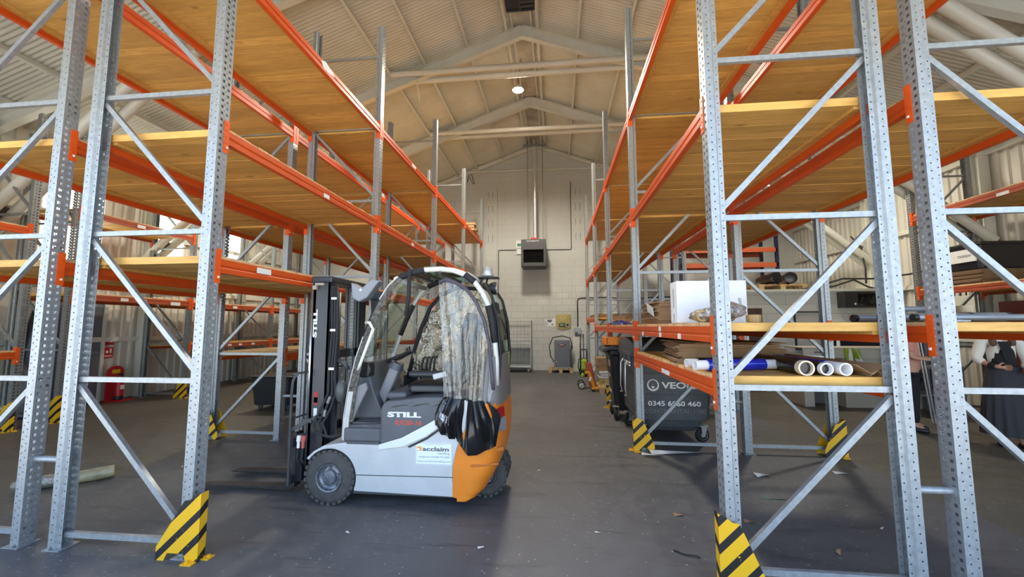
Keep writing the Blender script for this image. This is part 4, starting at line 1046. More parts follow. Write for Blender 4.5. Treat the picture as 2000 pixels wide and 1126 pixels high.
# ------------------------------------------------------------------ small helpers for things
def simple(name, b, mats, label, cat, group=None, **kw):
    o = b.build(name, mats, None, **kw); return tag(o, label, cat, group)
def centred(o):
    """move the object's origin under its mesh"""
    vs = [v.co for v in o.data.vertices]
    c = Vector(((min(v.x for v in vs)+max(v.x for v in vs))/2, (min(v.y for v in vs)+max(v.y for v in vs))/2, min(v.z for v in vs)))
    o.data.transform(Matrix.Translation(-c)); o.location = c; return o
T0, T1 = q0+.21+.003, q1+.21+.003
TR2 = q1+.21+.003

# ---- flattened cardboard stacks: every sheet is its own thing
def sheets(n, x0, x1, y0, y1, z, t, mt, lab, grp, jit=.03, rot=.0, seed=1):
    rnd = random.Random(seed)
    for k in range(n):
        b = MB(); w, d = (x1-x0)*rnd.uniform(.94, 1.0), (y1-y0)*rnd.uniform(.94, 1.0); h = t*.92
        b.cbox((0, 0, h*.18), (w, d, h*.36)); b.cbox((0, 0, h*.80), (w*rnd.uniform(.96, 1), d, h*.36)); b.cbox((w*.01, 0, h*.5), (w*.96, d*.97, h*.4))
        o = simple('flattened_carton', b, mt, lab, 'cardboard', grp)
        o.location = ((x0+x1)/2+rnd.uniform(-jit, jit), (y0+y1)/2+rnd.uniform(-jit, jit), z+k*t); o.rotation_euler = (0, 0, rot+rnd.uniform(-.014, .014))
sheets(9, 1.07, 1.92, 3.62, 4.45, T0, .0185, M['card'], 'flattened brown carton in the stack on the lowest right shelf', 'flattened cartons on the lowest right shelf', rot=-.12, seed=4)
sheets(1, 1.10, 1.95, 3.75, 4.6, T0+9*.0185, .010, M['card'], 'loose brown card sheet on top of the lowest right shelf stack', None, rot=.1, seed=9)
sheets(13, 1.06, 1.55, 4.45, 5.2, T1, .0185, M['card'], 'flattened brown carton in the tall stack left of the white box', 'flattened cartons left of the white box', jit=.015, seed=5)
b = MB(); b.cbox((0, 0, 0), (.006, .17, .10)); o = simple('delivery_note', b, M['paper'], 'white delivery note hanging on the tall carton stack', 'paper'); o.location = (1.035, 4.62, T1+.155); o.rotation_euler = (.35, -.25, .1)
# ---- white box, bag of tape, tape rolls
WB = thing('white_carton', 'large flat white cardboard carton standing on the waist high right shelf', 'carton', (1.40, 3.7, T1))
b = MB(); b.box(1.03, 1.60, 3.60, 3.79, T1, T1+.36); b.build('carton', M['white_card'], WB, bevel=.004)
b = MB(); b.box(1.028, 1.032, 3.69, 3.70, T1+.01, T1+.355); b.build('flap_seam', M['galv_dark'], WB)
for z in (.08, .30): MB().box(1.027, 1.030, 3.66, 3.73, T1+z, T1+z+.05).build('clear_tape', M['silver_tape'], WB)
lettering('handwriting', '25mm', M['ink'], WB, (1.565, 3.5985, T1+.10), height=.035, width=.11, tilt=PI/2+.12, slant=.2)
BG = thing('film_bag', 'crumpled clear plastic bag of tape rolls in front of the white carton', 'plastic bag', (1.22, 3.3, T1))
def bagf(u, v):
    a = 2*PI*u; r = 1+.12*math.sin(5*a+6*v)+.07*math.sin(11*a-9*v); h = v
    rr = math.sin(PI*(.08+.90*v))**.6
    return (1.21+.19*rr*r*math.cos(a)+.05*v, 3.30+.13*rr*r*math.sin(a), T1+.004+.145*h*(1+.2*math.cos(a+.4)))
b = MB(); b.grid(bagf, 40, 18); b.build('film', M['wrapfilm'], BG, smooth=True)
for (x, y, rx, rzr) in ((1.10, 3.24, PI/2, .2), (1.20, 3.22, PI/2, -.4), (1.31, 3.27, PI/2-.2, .5), (1.18, 3.36, 0, 0)):
    b = MB(); b.lathe([(.027, -.022), (.046, -.022), (.046, .022), (.027, .022), (.027, -.022)], n=20, cap=False)
    o = simple('tape_roll', b, [M['tape']], 'roll of brown parcel tape inside the clear bag', 'tape', 'tape rolls in the clear bag', auto=40); o.location = (x, y, T1+.05 if rx else T1+.026); o.rotation_euler = (rx, 0, rzr)
b = MB(); b.lathe([(.036, 0), (.05, 0), (.05, .055), (.036, .055), (.036, 0)], n=28, cap=False); b2 = b
o = simple('tape_roll', b, M['tape'], 'roll of brown parcel tape lying flat right of the nearest upright', 'tape', auto=40); o.location = (1.425, 3.12, T1)
MB().lathe([(.030, .001), (.0365, .001), (.0365, .054), (.030, .054), (.030, .001)], n=28, cap=False).build('core', M['tan_tube'], o, auto=40)
# ---- film rolls
def roll(name, p, q, r, lab, cm, tube_m, ext=.09, rt=None, wr=1.0, ext2=None):
    p = Vector(p); q = Vector(q); d = (q-p).normalized(); rt = rt or r*.82; e2 = ext if ext2 is None else ext2
    root = thing(name, lab, 'film roll', (p.x, p.y, p.z-r))
    b = MB(); n = 12
    b.tube([p+d*ext+(q-p-d*(ext+e2))*(i/n) for i in range(n+1)], [r*(1+.03*math.sin(i*2.3))*wr for i in range(n+1)], 18); b.build('film', cm, root, auto=50)
    def ring(a, c):
        t = MB(); k = 22; u = d.orthogonal().normalized(); w = d.cross(u)
        vs = []
        for (o, rr) in ((a, rt), (c, rt), (c, rt*.80), (a, rt*.80)):
            vs += [o+(u*math.cos(2*PI*j/k)+w*math.sin(2*PI*j/k))*rr for j in range(k)]
        t.add(vs, [(i*k+j, i*k+(j+1) % k, ((i+1) % 4)*k+(j+1) % k, ((i+1) % 4)*k+j) for i in range(4) for j in range(k)])
        t.build('card_tube', tube_m, root, auto=40)
    ring(p-d*0.0, p+d*(ext+.02)); ring(q-d*(e2+.02), q)
    return root
zr = T0+.043
roll('film_roll', (.975, 3.04, zr), (1.575, 3.17, zr), .042, 'glossy blue film roll with white tube ends lying at the shelf front', M['blue_film'], M['white_tube'])
roll('film_roll', (.985, 3.26, zr-.003), (1.70, 3.44, zr-.003), .038, 'black film roll with white ends behind the front blue roll', M['black_film'], M['white_tube'])
roll('film_roll', (1.60, 2.835, zr+.005), (1.64, 3.75, zr+.005), .047, 'black film roll with wide tan tube end, leftmost of three facing rolls', M['black_film'], M['tan_tube'], ext=.03, rt=.049)
roll('film_roll', (1.722, 2.835, zr), (1.72, 3.70, zr), .043, 'black film roll with thick white tube end, middle of three facing rolls', M['black_film'], M['white_tube'], ext=.035, rt=.04)
roll('film_roll', (1.835, 2.835, zr), (1.80, 3.80, zr), .043, 'blue film roll with white tube end, rightmost of three facing rolls', M['blue_film'], M['white_tube'], ext=.17, rt=.041)
# black crumpled sheeting and kraft angle boards
def crumple(u, v): return (1.62+.55*u+.05*v, 3.86+.35*v, T0+.03+.045*math.sin(PI*u)*math.sin(PI*v)+.02*math.sin(9*u+7*v)*math.sin(PI*v))
b = MB(); b.grid(crumple, 24, 12); simple('black_sheeting', b, M['black_film'], 'crumpled black plastic sheeting behind the facing film rolls', 'plastic sheet', smooth=True)
def vboard(p, q, w, t, lab, m_, nm='angle_board', up=1):
    p = Vector(p); q = Vector(q); d = (q-p).normalized(); s = d.cross(Vector((0,0,1))).normalized()
    b = MB()
    for sg in (-1, 1):
        a = s*sg*w*.72+Vector((0,0,-w*.62*up)); n_ = Vector((0,0,t))
        b.add([p, q, q+a, p+a, p+n_, q+n_, q+a+n_, p+a+n_], [(0,1,2,3),(4,7,6,5),(0,4,5,1),(1,5,6,2),(2,6,7,3),(3,7,4,0)])
    return simple(nm, b, m_, lab, 'cardboard')
vboard((1.98, 2.83, T0+.015), (1.88, 4.3, T0+.02), .13, .004, 'long folded kraft board opening upwards beside the rightmost film roll', M['card'], up=-.7)
vboard((2.04, 2.84, T0+.05), (2.02, 3.9, T0+.05), .06, .006, 'small kraft edge protector shaped like a roof at the shelf end', mat('pale_kraft', (.62,.47,.28), .7))
vboard((2.035, 2.86, T0+.035), (2.0, 4.0, T0+.035), .055, .005, 'lower kraft edge protector nested under the roof shaped one', mat('pale_kraft_b', (.56,.42,.25), .7))
b = MB(); b.cbox((1.80, 4.55, T0+.008), (.50, 1.1, .008), rz=.15); simple('kraft_sheet', b, M['card'], 'flat kraft sheet lying at the back of the lowest right shelf', 'cardboard')

# ---- second bay shelf: tarp and long cartons
def tarp(u, v):
    return (1.03+.34*u, 7.2+1.5*v, T1+.005+.06*math.sin(PI*u)*abs(math.sin(PI*v))**.4*(1+.35*math.sin(23*v))+.012*math.sin(19*u+31*v)*math.sin(PI*u))
b = MB(); b.grid(tarp, 14, 40); simple('blue_tarpaulin', b, M['blue_tarp'], 'bunched dark blue tarpaulin on the waist high shelf further back', 'tarpaulin', smooth=True)
b = MB(); b.box(1.40, 1.95, 8.4, 10.6, T1, T1+.13); simple('long_carton', b, M['card'], 'long low brown carton beyond the blue tarpaulin', 'carton', bevel=.004)
b = MB(); b.box(1.42, 1.95, 8.5, 10.5, T1+.133, T1+.21); simple('long_carton', b, M['card_dark'], 'darker long carton lying on the low brown one', 'carton', bevel=.004)
b = MB(); b.box(1.05, 2.0, 11.0, 12.9, q1+.22+.215, q1+.22+.30); simple('long_carton', b, M['card'], 'flat brown carton in the farthest bay of the waist high shelf', 'carton', bevel=.004)
# ---- grey tubes on the right rear rack
for k, (p, q, r, lab) in enumerate((
    ((2.42, 3.02, .03), (3.30, 3.10, .03), .022, 'satin grey tube at the very front of the right rear shelf'),
    ((2.36, 3.18, .035), (2.98, 3.30, .035), .030, 'short grey tube second from the front on the right rear shelf'),
    ((2.50, 3.40, .04), (3.36, 3.44, .04), .034, 'thick grey tube behind the two front ones'),
    ((2.45, 3.62, .035), (3.30, 3.72, .035), .030, 'rearmost grey tube on the right rear shelf'))):
    p = (p[0], p[1], TR2+p[2]); q = (q[0], q[1], TR2+q[2]); root = thing('grey_tube', lab, 'tube', (p[0], p[1], TR2))
    MB().tube([p, q], r, 14).build('tube', M['grey_tube'], root, auto=40)
    d = (Vector(q)-Vector(p)).normalized()
    for e, sg in ((Vector(p), -1), (Vector(q), 1)): MB().tube([e, e+d*sg*.03], r*1.05, 14).build('end_cap', M['black_plastic'], root, auto=40)
b = MB(); b.tube([(2.95, 3.42, TR2+.10), (2.60, 3.36, TR2+.10), (2.48, 3.33, TR2+.095), (2.42, 3.30, TR2+.075), (2.40, 3.28, TR2+.05), (2.41, 3.27, TR2+.022)], .020, 10); simple('bent_tube', b, M['grey_tube'], 'bent grey tube with curved end on top of the straight tubes', 'tube', smooth=True)
b = MB(); b.cbox((2.60, 3.02, TR2+.006), (.22, .12, .008), rz=.3); b.cbox((2.56, 3.03, TR2+.014), (.16, .10, .006), rz=.7); simple('folded_paper', b, M['paper'], 'crumpled white paper lying before the grey tubes', 'paper')
b = MB(); b.lathe([(.032, 0), (.048, 0), (.048, .05), (.032, .05), (.032, 0)], n=26, cap=False); o = simple('tape_roll', b, mat('shiny_tan_tape', (.50,.40,.26), .15), 'roll of shiny tan tape resting on the grey tubes', 'tape', auto=40); o.location = (3.08, 3.42, TR2+.075)
# ---- timber offcuts on the far end of the left top deck
tz = zc+.213
for k in range(4):
    b = MB(); b.box(-2.93, -2.53, 12.25, 13.4, 0, .07); o = centred(simple('timber_batten', b, M['pine'], 'pale timber batten stacked on the far end of the top left deck', 'timber', 'timber battens on the top left deck')); o.location = (-2.76+.02*(k % 2), 12.85, tz+.09*k); o.rotation_euler = (0, 0, .03*k)
for k in range(3):
    b = MB(); b.lathe([(.05, -.55), (.055, 0), (.05, .55)], n=10); o = simple('rolled_sack', b, mat('sack_brown', (.28,.20,.11), .8, bump=.4, bscale=14), 'brown rolled bundle beside the stacked battens on the top deck', 'bundle', 'bundles beside the battens on the top deck', auto=60); o.rotation_euler = (PI/2, 0, .1*k); o.location = (-2.62-.11*(k % 2), 13.0, tz+.058+.105*(k//2))

M['hub'] = mat('pale_grey_hub', (.62,.65,.68), .45)
# ------------------------------------------------------------------ bins
VB = thing('wheeled_bin', 'big dark grey four wheeled waste bin with white lettering under right rack', 'waste bin', (1.56, 6.35, 0))
def loft(b, secs, mats=0):
    # secs: (z, x0, x1, y0, y1)
    n = len(secs); vs = []
    for (z, x0, x1, y0, y1) in secs:
        r = .05
        vs += [(x0+r, y0, z), (x1-r, y0, z), (x1, y0+r, z), (x1, y1-r, z), (x1-r, y1, z), (x0+r, y1, z), (x0, y1-r, z), (x0, y0+r, z)]
    fs = [(i*8+j, i*8+(j+1) % 8, (i+1)*8+(j+1) % 8, (i+1)*8+j) for i in range(n-1) for j in range(8)]
    fs += [tuple(range(8))[::-1], tuple((n-1)*8+j for j in range(8))]
    b.add(vs, fs, mats)
BX0, BX1, BY0, BY1 = 1.04, 2.10, 5.78, 6.98
b = MB(); g = .0
def sec(z, i): return (z, BX0+i, BX1-i, BY0+i, BY1-i)
loft(b, [sec(.30, .055), sec(.46, .045), sec(.462, .05), sec(.475, .05), sec(.477, .043), sec(.63, .034), sec(.632, .04), sec(.645, .04), sec(.647, .032), sec(.92, .018), sec(.922, .024), sec(.935, .024), sec(.937, .016), sec(1.14, .004), sec(1.15, -.02), sec(1.20, -.02), sec(1.20, .0)])
b.build('body', M['grey_bin'], VB, bevel=.006)
b = MB(); loft(b, [(.13, 1.26, 1.88, 5.95, 6.8), (.20, 1.21, 1.95, 5.90, 6.86), (.31, 1.19, 1.98, 5.87, 6.9)]); b.build('sump', M['grey_bin'], VB, bevel=.02)
def lid(u, v):
    a = PI*v; return (BX0-.01+(BX1-BX0+.02)*u, (BY0+BY1)/2-.60*math.cos(a), 1.20+.20*math.sin(a)**.7)
b = MB(); b.grid(lid, 8, 20)
for xx in (0, 1): b.face([lid(xx, k/20) for k in range(21)])
b.build('lid', M['grey_bin'], VB, auto=45)
b = MB()
for y in (6.0, 6.35, 6.7): b.box(BX0-.03, BX0+.02, y-.03, y+.03, 1.0, 1.17)
b.build('rim_lug', M['grey_bin'], VB, bevel=.01)
for y in (6.05, 6.45):
    MB().tube([(BX0-.01, y, 1.08), (BX0-.06, y-.02, 1.02), (BX0-.07, y-.02, .68), (BX0-.045, y, .58), (BX0-.05, y+.15, .56)], .012, 8).build('lifting_bar', M['zinc'], VB, smooth=True)
b = MB()
for z in (1.02, 1.06): b.tube([(BX0-.02, 5.9, z), (BX0-.02, 6.3, z)], .012, 6)
b.build('silver_trunnion', M['zinc'], VB)
vf = BY0+.020
# logo: ring with a rounded drop
b = MB(); cx, cz = 1.304, .765
def ring2(b, cx, cz, ro, ri, y, cz2=None):
    k = 32; cz2 = cz if cz2 is None else cz2
    o = [(cx+ro*math.cos(2*PI*i/k), y, cz+ro*math.sin(2*PI*i/k)) for i in range(k)]; n_ = [(cx+ri*math.cos(2*PI*i/k), y, cz2+ri*math.sin(2*PI*i/k)) for i in range(k)]
    b.add(o+n_, [(i, (i+1) % k, k+(i+1) % k, k+i) for i in range(k)])
ring2(b, cx, cz, .080, .060, vf-.001, cz+.008)
b.face([(cx+.023*math.cos(2*PI*i/20), vf-.001, cz-.018+.023*math.sin(2*PI*i/20)) for i in range(20)])
b.face([(cx-.02, vf-.001, cz-.01), (cx+.02, vf-.001, cz-.01), (cx, vf-.001, cz+.022)])
b.build('ring_logo', M['paper'], VB)
lettering('maker_lettering', 'VEOLIA', M['paper'], VB, (1.415, vf-.001, .722), height=.088, width=.56, bold=.03)
lettering('phone_lettering', '0345 6060 460', M['paper'], VB, (1.235, BY0+.038, .487), height=.068, width=.69, bold=.02)
lettering('embossed_lettering', 'CONTINENTAL 1100', mat('dusty_grey_emboss', (.17,.175,.19), .6), VB, (1.19, BY0+.0445, .392), height=.055, width=.80, bold=.01)
b = MB(); b.box(1.25, 1.40, vf-.002, vf, .95, 1.02); b.build('bin_sticker', mat('dull_sticker', (.30,.27,.24), .6), VB)
def castor(x, y, r, rot, par, fk='zinc'):
    Mx = Matrix.Translation((x, y, 0)) @ Matrix.Rotation(rot, 4, 'Z')
    def put(b): b.v = [tuple(Mx @ Vector(p)) for p in b.v]; return b
    b = MB(); b.lathe([(r*.62, -.024), (r*.9, -.026), (r, -.014), (r, .014), (r*.9, .026), (r*.62, .024)], (0, 0, r), 'y', 24); t = put(b).build('castor_tyre', M['black_rubber'], par, auto=40)
    b = MB(); b.lathe([(r*.64, -.027), (r*.60, -.022), (r*.3, -.024), (.001, -.03)], (0, 0, r), 'y', 20, cap=False); b.lathe([(r*.64, .027), (r*.60, .022), (r*.3, .024), (.001, .03)], (0, 0, r), 'y', 20, cap=False); put(b).build('castor_hub', M['hub'], t, auto=40)
    b = MB()
    for s in (-.036, .036): b.prism([(-.02, r-.02), (.02, r-.02), (.06, 2*r+.02), (-.03, 2*r+.02)], s-.003, s+.003)
    b.box(-.06, .07, -.05, .05, 2*r+.018, 2*r+.028); put(b).build('castor_fork', M[fk], t)
castor(1.95, 5.90, .10, .3, VB); castor(1.16, 5.92, .10, -.4, VB); castor(1.14, 6.78, .10, .5, VB); castor(1.96, 6.80, .10, 0, VB)

WBN = thing('wheelie_bin', 'black wheelie bin with pale labels behind the big grey bin', 'waste bin', (1.16, 7.4, 0))
b = MB(); loft(b, [(.14, .98, 1.36, 7.18, 7.66), (.6, .95, 1.40, 7.13, 7.72), (1.05, .91, 1.44, 7.08, 7.78), (1.10, .86, 1.47, 7.04, 7.82), (1.16, .86, 1.47, 7.04, 7.82)]); b.build('body', M['black_bin'], WBN, bevel=.012)
b = MB(); b.prism([(.78, 1.12), (.80, 1.20), (.95, 1.235), (1.46, 1.22), (1.48, 1.16), (.88, 1.16)], 7.03, 7.83); b.build('lid', M['black_bin'], WBN, bevel=.015)
for (z0, z1, y0_, y1_, m_) in ((.88, 1.0, 7.15, 7.45, 'tan_tube'), (.70, .76, 7.20, 7.40, 'paper'), (.44, .50, 7.18, 7.46, 'paper')):
    xx = .945 if z0 > .8 else (.948 if z0 > .6 else .962); b = MB(); b.face([(xx-.03, y0_, z0), (xx-.03, y1_, z0), (xx-.036, y1_, z1), (xx-.036, y0_, z1)]); b.face([(xx-.028, y0_, z0), (xx-.028, y1_, z0), (xx-.034, y1_, z1), (xx-.034, y0_, z1)]); b.build('pale_label', M[m_], WBN)
for y in (7.16, 7.68): castor(1.0, y, .10, 1.2, WBN); castor(1.34, y, .10, 1.0, WBN)
OC = thing('orange_crate', 'bright orange ribbed plastic crate on top of the black wheelie bin', 'crate', (1.1, 7.4, 1.24))
b = MB(); b.box(.86, 1.36, 7.14, 7.72, 1.245, 1.26); b.box(.86, .875, 7.14, 7.72, 1.26, 1.37); b.box(1.345, 1.36, 7.14, 7.72, 1.26, 1.37); b.box(.86, 1.36, 7.14, 7.155, 1.26, 1.37); b.box(.86, 1.36, 7.705, 7.72, 1.26, 1.37); b.build('crate', M['crate_orange'], OC, bevel=.003)
b = MB()
for k in range(7): b.box(.87+k*.075, .89+k*.075, 7.125, 7.14, 1.25, 1.36)
for k in range(8): b.box(.845, .86, 7.16+k*.075, 7.18+k*.075, 1.25, 1.36)
b.build('rib', M['crate_orange'], OC)
BB = thing('black_bin', 'low black bin on small castors standing beyond the left racks', 'waste bin', (-5.35, 7.5, 0))
b = MB(); loft(b, [(.10, -5.72, -4.98, 7.25, 7.8), (.60, -5.76, -4.93, 7.2, 7.86), (.635, -5.78, -4.91, 7.18, 7.88)]); b.build('body', M['black_bin'], BB, bevel=.01)
for x in (-5.62, -5.05):
    for y in (7.34, 7.7): castor(x, y, .035, .4, BB, 'black_plastic')

# ------------------------------------------------------------------ back of the aisle
def pallet(x0, x1, y0, y1, z, lab, nb=5, alongx=True):
    root = thing('wooden_pallet', lab, 'pallet', ((x0+x1)/2, (y0+y1)/2, z))
    for k in range(nb):
        w = (x1-x0)/(nb*1.35); xc = x0+w/2+(x1-x0-w)*k/(nb-1); MB().box(xc-w/2, xc+w/2, y0, y1, z+.12, z+.142).build('top_board', M['pine'], root)
    for y in (y0+.05, (y0+y1)/2, y1-.05): MB().box(x0, x1, y-.05, y+.05, z+.10, z+.12).build('stringer', M['pine'], root)
    for y in (y0+.05, (y0+y1)/2, y1-.05):
        for x in (x0+.06, (x0+x1)/2, x1-.06): MB().box(x-.06, x+.06, y-.05, y+.05, z+.02, z+.10).build('block', M['pine'], root)
    for x in (x0+.06, (x0+x1)/2, x1-.06): MB().box(x-.05, x+.05, y0, y1, z, z+.02).build('base_board', M['pine'], root)
    return root
pallet(-.28, .56, 14.02, 14.68, 0, 'wooden pallet under the grey battery charger')
CH = thing('battery_charger', 'tall slate grey battery charger cabinet standing on a pallet', 'battery charger', (.18, 14.35, .142))
b = MB(); b.box(-.07, .46, 14.1, 14.55, .20, 1.09); b.build('cabinet', M['charger'], CH, bevel=.015)
b = MB(); b.box(-.09, .48, 14.08, 14.57, .142, .20); b.build('base', M['galv_dark'], CH)
b = MB(); b.prism([(.05, .96), (.31, .96), (.30, .90), (.18, .86), (.08, .90)], 14.094, 14.10); b.build('logo_plate', mat('dull_dark_red', (.12,.02,.03), .5), CH)
b = MB(); b.box(.10, .25, 14.09, 14.094, .925, .94); b.build('logo_text_bar', M['paper'], CH)
b = MB(); b.lathe([(.02, 0), (.02, .012)], (0, 14.085, .37), 'y', 12); b.build('indicator', M['yellow_tape'], CH)
MB().tube([(.50, 14.2, .75), (.53, 14.18, .98), (.46, 14.15, 1.17), (.2, 14.12, 1.24), (-.12, 14.1, 1.18), (-.24, 14.08, .9), (-.20, 14.08, .55), (-.10, 14.08, .40), (-.12, 14.08, .35)], .018, 8).build('cable', M['black_rubber'], CH, smooth=True)
MB().cbox((.52, 14.16, .85), (.07, .06, .14)).build('charging_plug', M['black_plastic'], CH, bevel=.01)
RC = thing('roll_cage', 'tall zinc wire roll cage against the back wall', 'roll cage', (-1.5, 14.3, 0))
cx0, cx1, cy0, cy1 = -2.05, -.87, 14.0, 14.6
b = MB()
for x in (cx0, cx1):
    for y in (cy0, cy1): b.tube([(x, y, .12), (x, y, 1.76), (x, y+.02, 1.80)], .016, 8)
for x in (cx0, cx1): b.tube([(x, cy0, 1.78), (x, cy1, 1.78)], .016, 8)
b.tube([(cx0, cy1, 1.78), (cx1, cy1, 1.78)], .014, 8); b.build('frame', M['steel_mesh'], RC, auto=50)
b = MB()
for k in range(1, 9):
    x = cx0+(cx1-cx0)*k/9; b.tube([(x, cy1, .2), (x, cy1, 1.78)], .005, 4)
for k in range(7): z = .3+k*.24; b.tube([(cx0, cy1, z), (cx1, cy1, z)], .005, 4)
b.build('wire_back', M['galv_dark'], RC)
b = MB()
for xx in (cx0, cx1):
    for k in range(1, 4): y = cy0+.15*k; b.tube([(xx, y, .2), (xx, y, 1.78)], .005, 4)
    for k in range(7): z = .3+k*.24; b.tube([(xx, cy0, z), (xx, cy1, z)], .005, 4)
b.build('wire_side', M['galv_dark'], RC)
MB().box(cx0, cx1, cy0, cy1, .98, 1.01).build('shelf', M['steel_mesh'], RC)
MB().box(cx0, cx1, cy0, cy1, .17, .23).build('base', M['steel_mesh'], RC)
for x in (cx0+.1, cx1-.1):
    for y in (cy0+.08, cy1-.08): castor(x, y, .055, .3, RC)
# posters, socket box, panel
b = MB(); 
def puff(u, v): return (.0+.53*u, YB-.03-.05*math.sin(PI*u)*math.sin(PI*v), 1.50+.50*v-.05*math.sin(PI*u)*(1-v))
P1 = thing('hanging_sack', 'yellow printed sack with a green band hung flat on the back wall', 'sack', (.26, YB-.05, 1.5))
b.grid(puff, 12, 12); b.build('sack', mat('ochre_sack', (.46,.37,.14), .6, var=.3, scale=7, stretch=(6,1,1)), P1, smooth=True)
b = MB(); b.grid(lambda u, v: (.09+.39*u, puff((.09+.39*u)/.53, .2)[1]-.012-.008*math.sin(PI*u), 1.56+.12*v), 10, 2); b.build('green_band', mat('sack_green', (.06,.12,.05), .6), P1, smooth=True)
b = MB(); ring2(b, .40, 1.62, .075, .055, YB-.105); b.build('band_ring', mat('pale_ring', (.6,.62,.5), .6), P1)
b = MB(); b.box(.14, .26, YB-.092, YB-.088, 1.60, 1.635); b.build('band_text', mat('pale_text', (.55,.6,.45), .6), P1)
P2 = thing('torn_poster', 'torn black and white poster on the back wall left of the yellow sack', 'poster', (-.2, YB-.01, 1.6))
b = MB(); b.prism([(-.42, 1.58), (-.30, 1.60), (-.28, 1.70), (-.40, 1.78), (-.40, 1.82), (-.2, 1.80), (-.08, 1.86), (-.02, 1.86), (-.02, 1.58), (-.15, 1.57)], YB-.008, YB-.004); b.build('sheet', M['paper'], P2)
b = MB(); b.prism([(-.33, 1.80), (-.12, 1.80), (-.20, 1.70), (-.30, 1.73)], YB-.0095, YB-.008); b.prism([(-.18, 1.62), (-.12, 1.60), (-.10, 1.68)], YB-.0095, YB-.008); b.build('dark_print', mat('print_grey', (.12,.13,.13), .6), P2)
SB = thing('socket_box', 'grey isolator switch box on the back wall right of the charger', 'switch box', (.76, YB-.1, 1.1))
MB().box(.65, .87, YB-.17, YB-.05, 1.28, 1.52).build('box', M['galv'], SB, bevel=.008); MB().box(.67, .76, YB-.18, YB-.17, 1.20, 1.36).build('switch', M['dark_grey'], SB, bevel=.004)
b = MB(); b.box(.58, .80, 14.5, 14.56, 0, 1.2); simple('leaning_board', b, M['white_paint'], 'narrow white board standing upright right of the battery charger', 'board')
for k, x in enumerate((.83, .92)):
    b = MB(); b.tube([(x, 14.3, 0), (x+.01, 14.36, 1.0), (x+.012, 14.38, 1.3)], [.012, .012, .022], 8); simple('pole', b, M['black_plastic'], ['thin black pole leaning by the white board, left one of two', 'thin black pole leaning by the white board, right one of two'][k], 'pole', smooth=True)
PW = thing('pressure_washer', 'lime green and black pressure washer on white spoked wheels', 'pressure washer', (.68, 10.6, 0))
b = MB(); b.cbox((.70, 10.62, .52), (.20, .22, .46)); b.build('body', M['black_plastic'], PW, bevel=.05)
b = MB(); b.cbox((.70, 10.55, .60), (.16, .20, .28)); b.cbox((.66, 10.5, .34), (.10, .1, .12)); b.build('green_cover', M['green'], PW, bevel=.04)
b = MB(); b.tube([(.62, 10.7, .5), (.62, 10.74, .92), (.64, 10.74, .97), (.76, 10.74, .97), (.78, 10.74, .92), (.78, 10.7, .5)], .016, 8); b.build('handle', M['black_plastic'], PW, smooth=True)
MB().tube([(.60, 10.5, .35), (.54, 10.48, .55), (.56, 10.5, .75), (.62, 10.52, .70), (.58, 10.5, .45)], .012, 8).build('hose', M['black_rubber'], PW, smooth=True)
for y in (10.42, 10.78):
    b = MB(); b.lathe([(.07, -.02), (.095, -.02), (.095, .02), (.07, .02), (.07, -.02)], (.62, y, .095), 'y', 24, cap=False); t = b.build('wheel', M['black_rubber'], PW, auto=40)
    b = MB()
    for k in range(9): a = 2*PI*k/9; b.bar((.62, y-.015, .095), (.62+.072*math.cos(a), y-.015, .095+.072*math.sin(a)), .012, .012, (0,1,0))
    b.build('spoke', M['paper'], t)
TR = thing('orange_trolley', 'orange steel trolley with cranked arm leaning beside the pallet of boxes', 'trolley', (.85, 10.2, 0))
b = MB(); b.bar((.68, 10.15, .45), (.80, 10.15, .45), .10, .06); b.bar((.78, 10.15, .45), (.90, 10.15, .10), .10, .07, (1,0,.3)); b.box(.84, 1.12, 10.08, 10.24, .05, .10); b.box(.84, 1.05, 10.5, 10.6, .05, .10); b.build('frame', M['trolley_orange'], TR, bevel=.01)
MB().cbox((.80, 10.097, .30), (.05, .004, .10), ry=.33).build('maker_sticker', M['paper'], TR)
for x in (.88, 1.06): MB().lathe([(.04, -.02), (.04, .02)], (x, 10.16, .04), 'y', 14).build('wheel', M['black_rubber'], TR)
b = MB(); b.prism([(.80, .10), (.98, .10), (.86, .66), (.70, .68)], 10.36, 10.44); simple('rusty_guard', b, M['rust'], 'rust orange ribbed panel leaning behind the orange trolley', 'panel', bevel=.02)
pallet(1.0, 1.75, 9.85, 10.75, 0, 'wooden pallet stacked with cartons behind the bins', 4)
b = MB(); b.box(1.03, 1.60, 9.9, 10.5, .142, .33); o = simple('fruit_carton', b, mat('yellow_print_carton', (.52,.40,.16), .7, var=.5, scale=9), 'yellow printed carton at the bottom of the pallet stack', 'carton', bevel=.004)
for k in range(3):
    b = MB(); b.box(1.0+.03*(k % 2), 1.6, 9.9, 10.5, .335+k*.058, .388+k*.058); simple('white_pack', b, mat('shiny_white_wrap_%d' % k, (.66,.66,.66), .3), 'flat shiny white wrapped pack on the yellow carton', 'pack', 'wrapped packs on the pallet', bevel=.015)
b = MB(); b.box(.97, 1.45, 9.95, 10.45, .512, .635); simple('brown_carton', b, M['card'], 'low brown carton, lower of two on the wrapped packs', 'carton', bevel=.003)
b = MB(); b.box(.955, 1.46, 9.94, 10.46, .638, .815); o = simple('brown_carton', b, M['card'], 'brown carton on top of the pallet stack behind the bins', 'carton', bevel=.003)
MB().box(1.0, 1.06, 9.938, 9.94, .72, .77).build('printed_mark', M['card_dark'], o)
b = MB(); b.box(1.3, 1.9, 11.6, 12.2, .10, .70); simple('blue_crate', b, mat('deep_blue_plastic', (.012,.03,.12), .4), 'deep blue storage box on the floor behind the pallet stack', 'crate', bevel=.02)
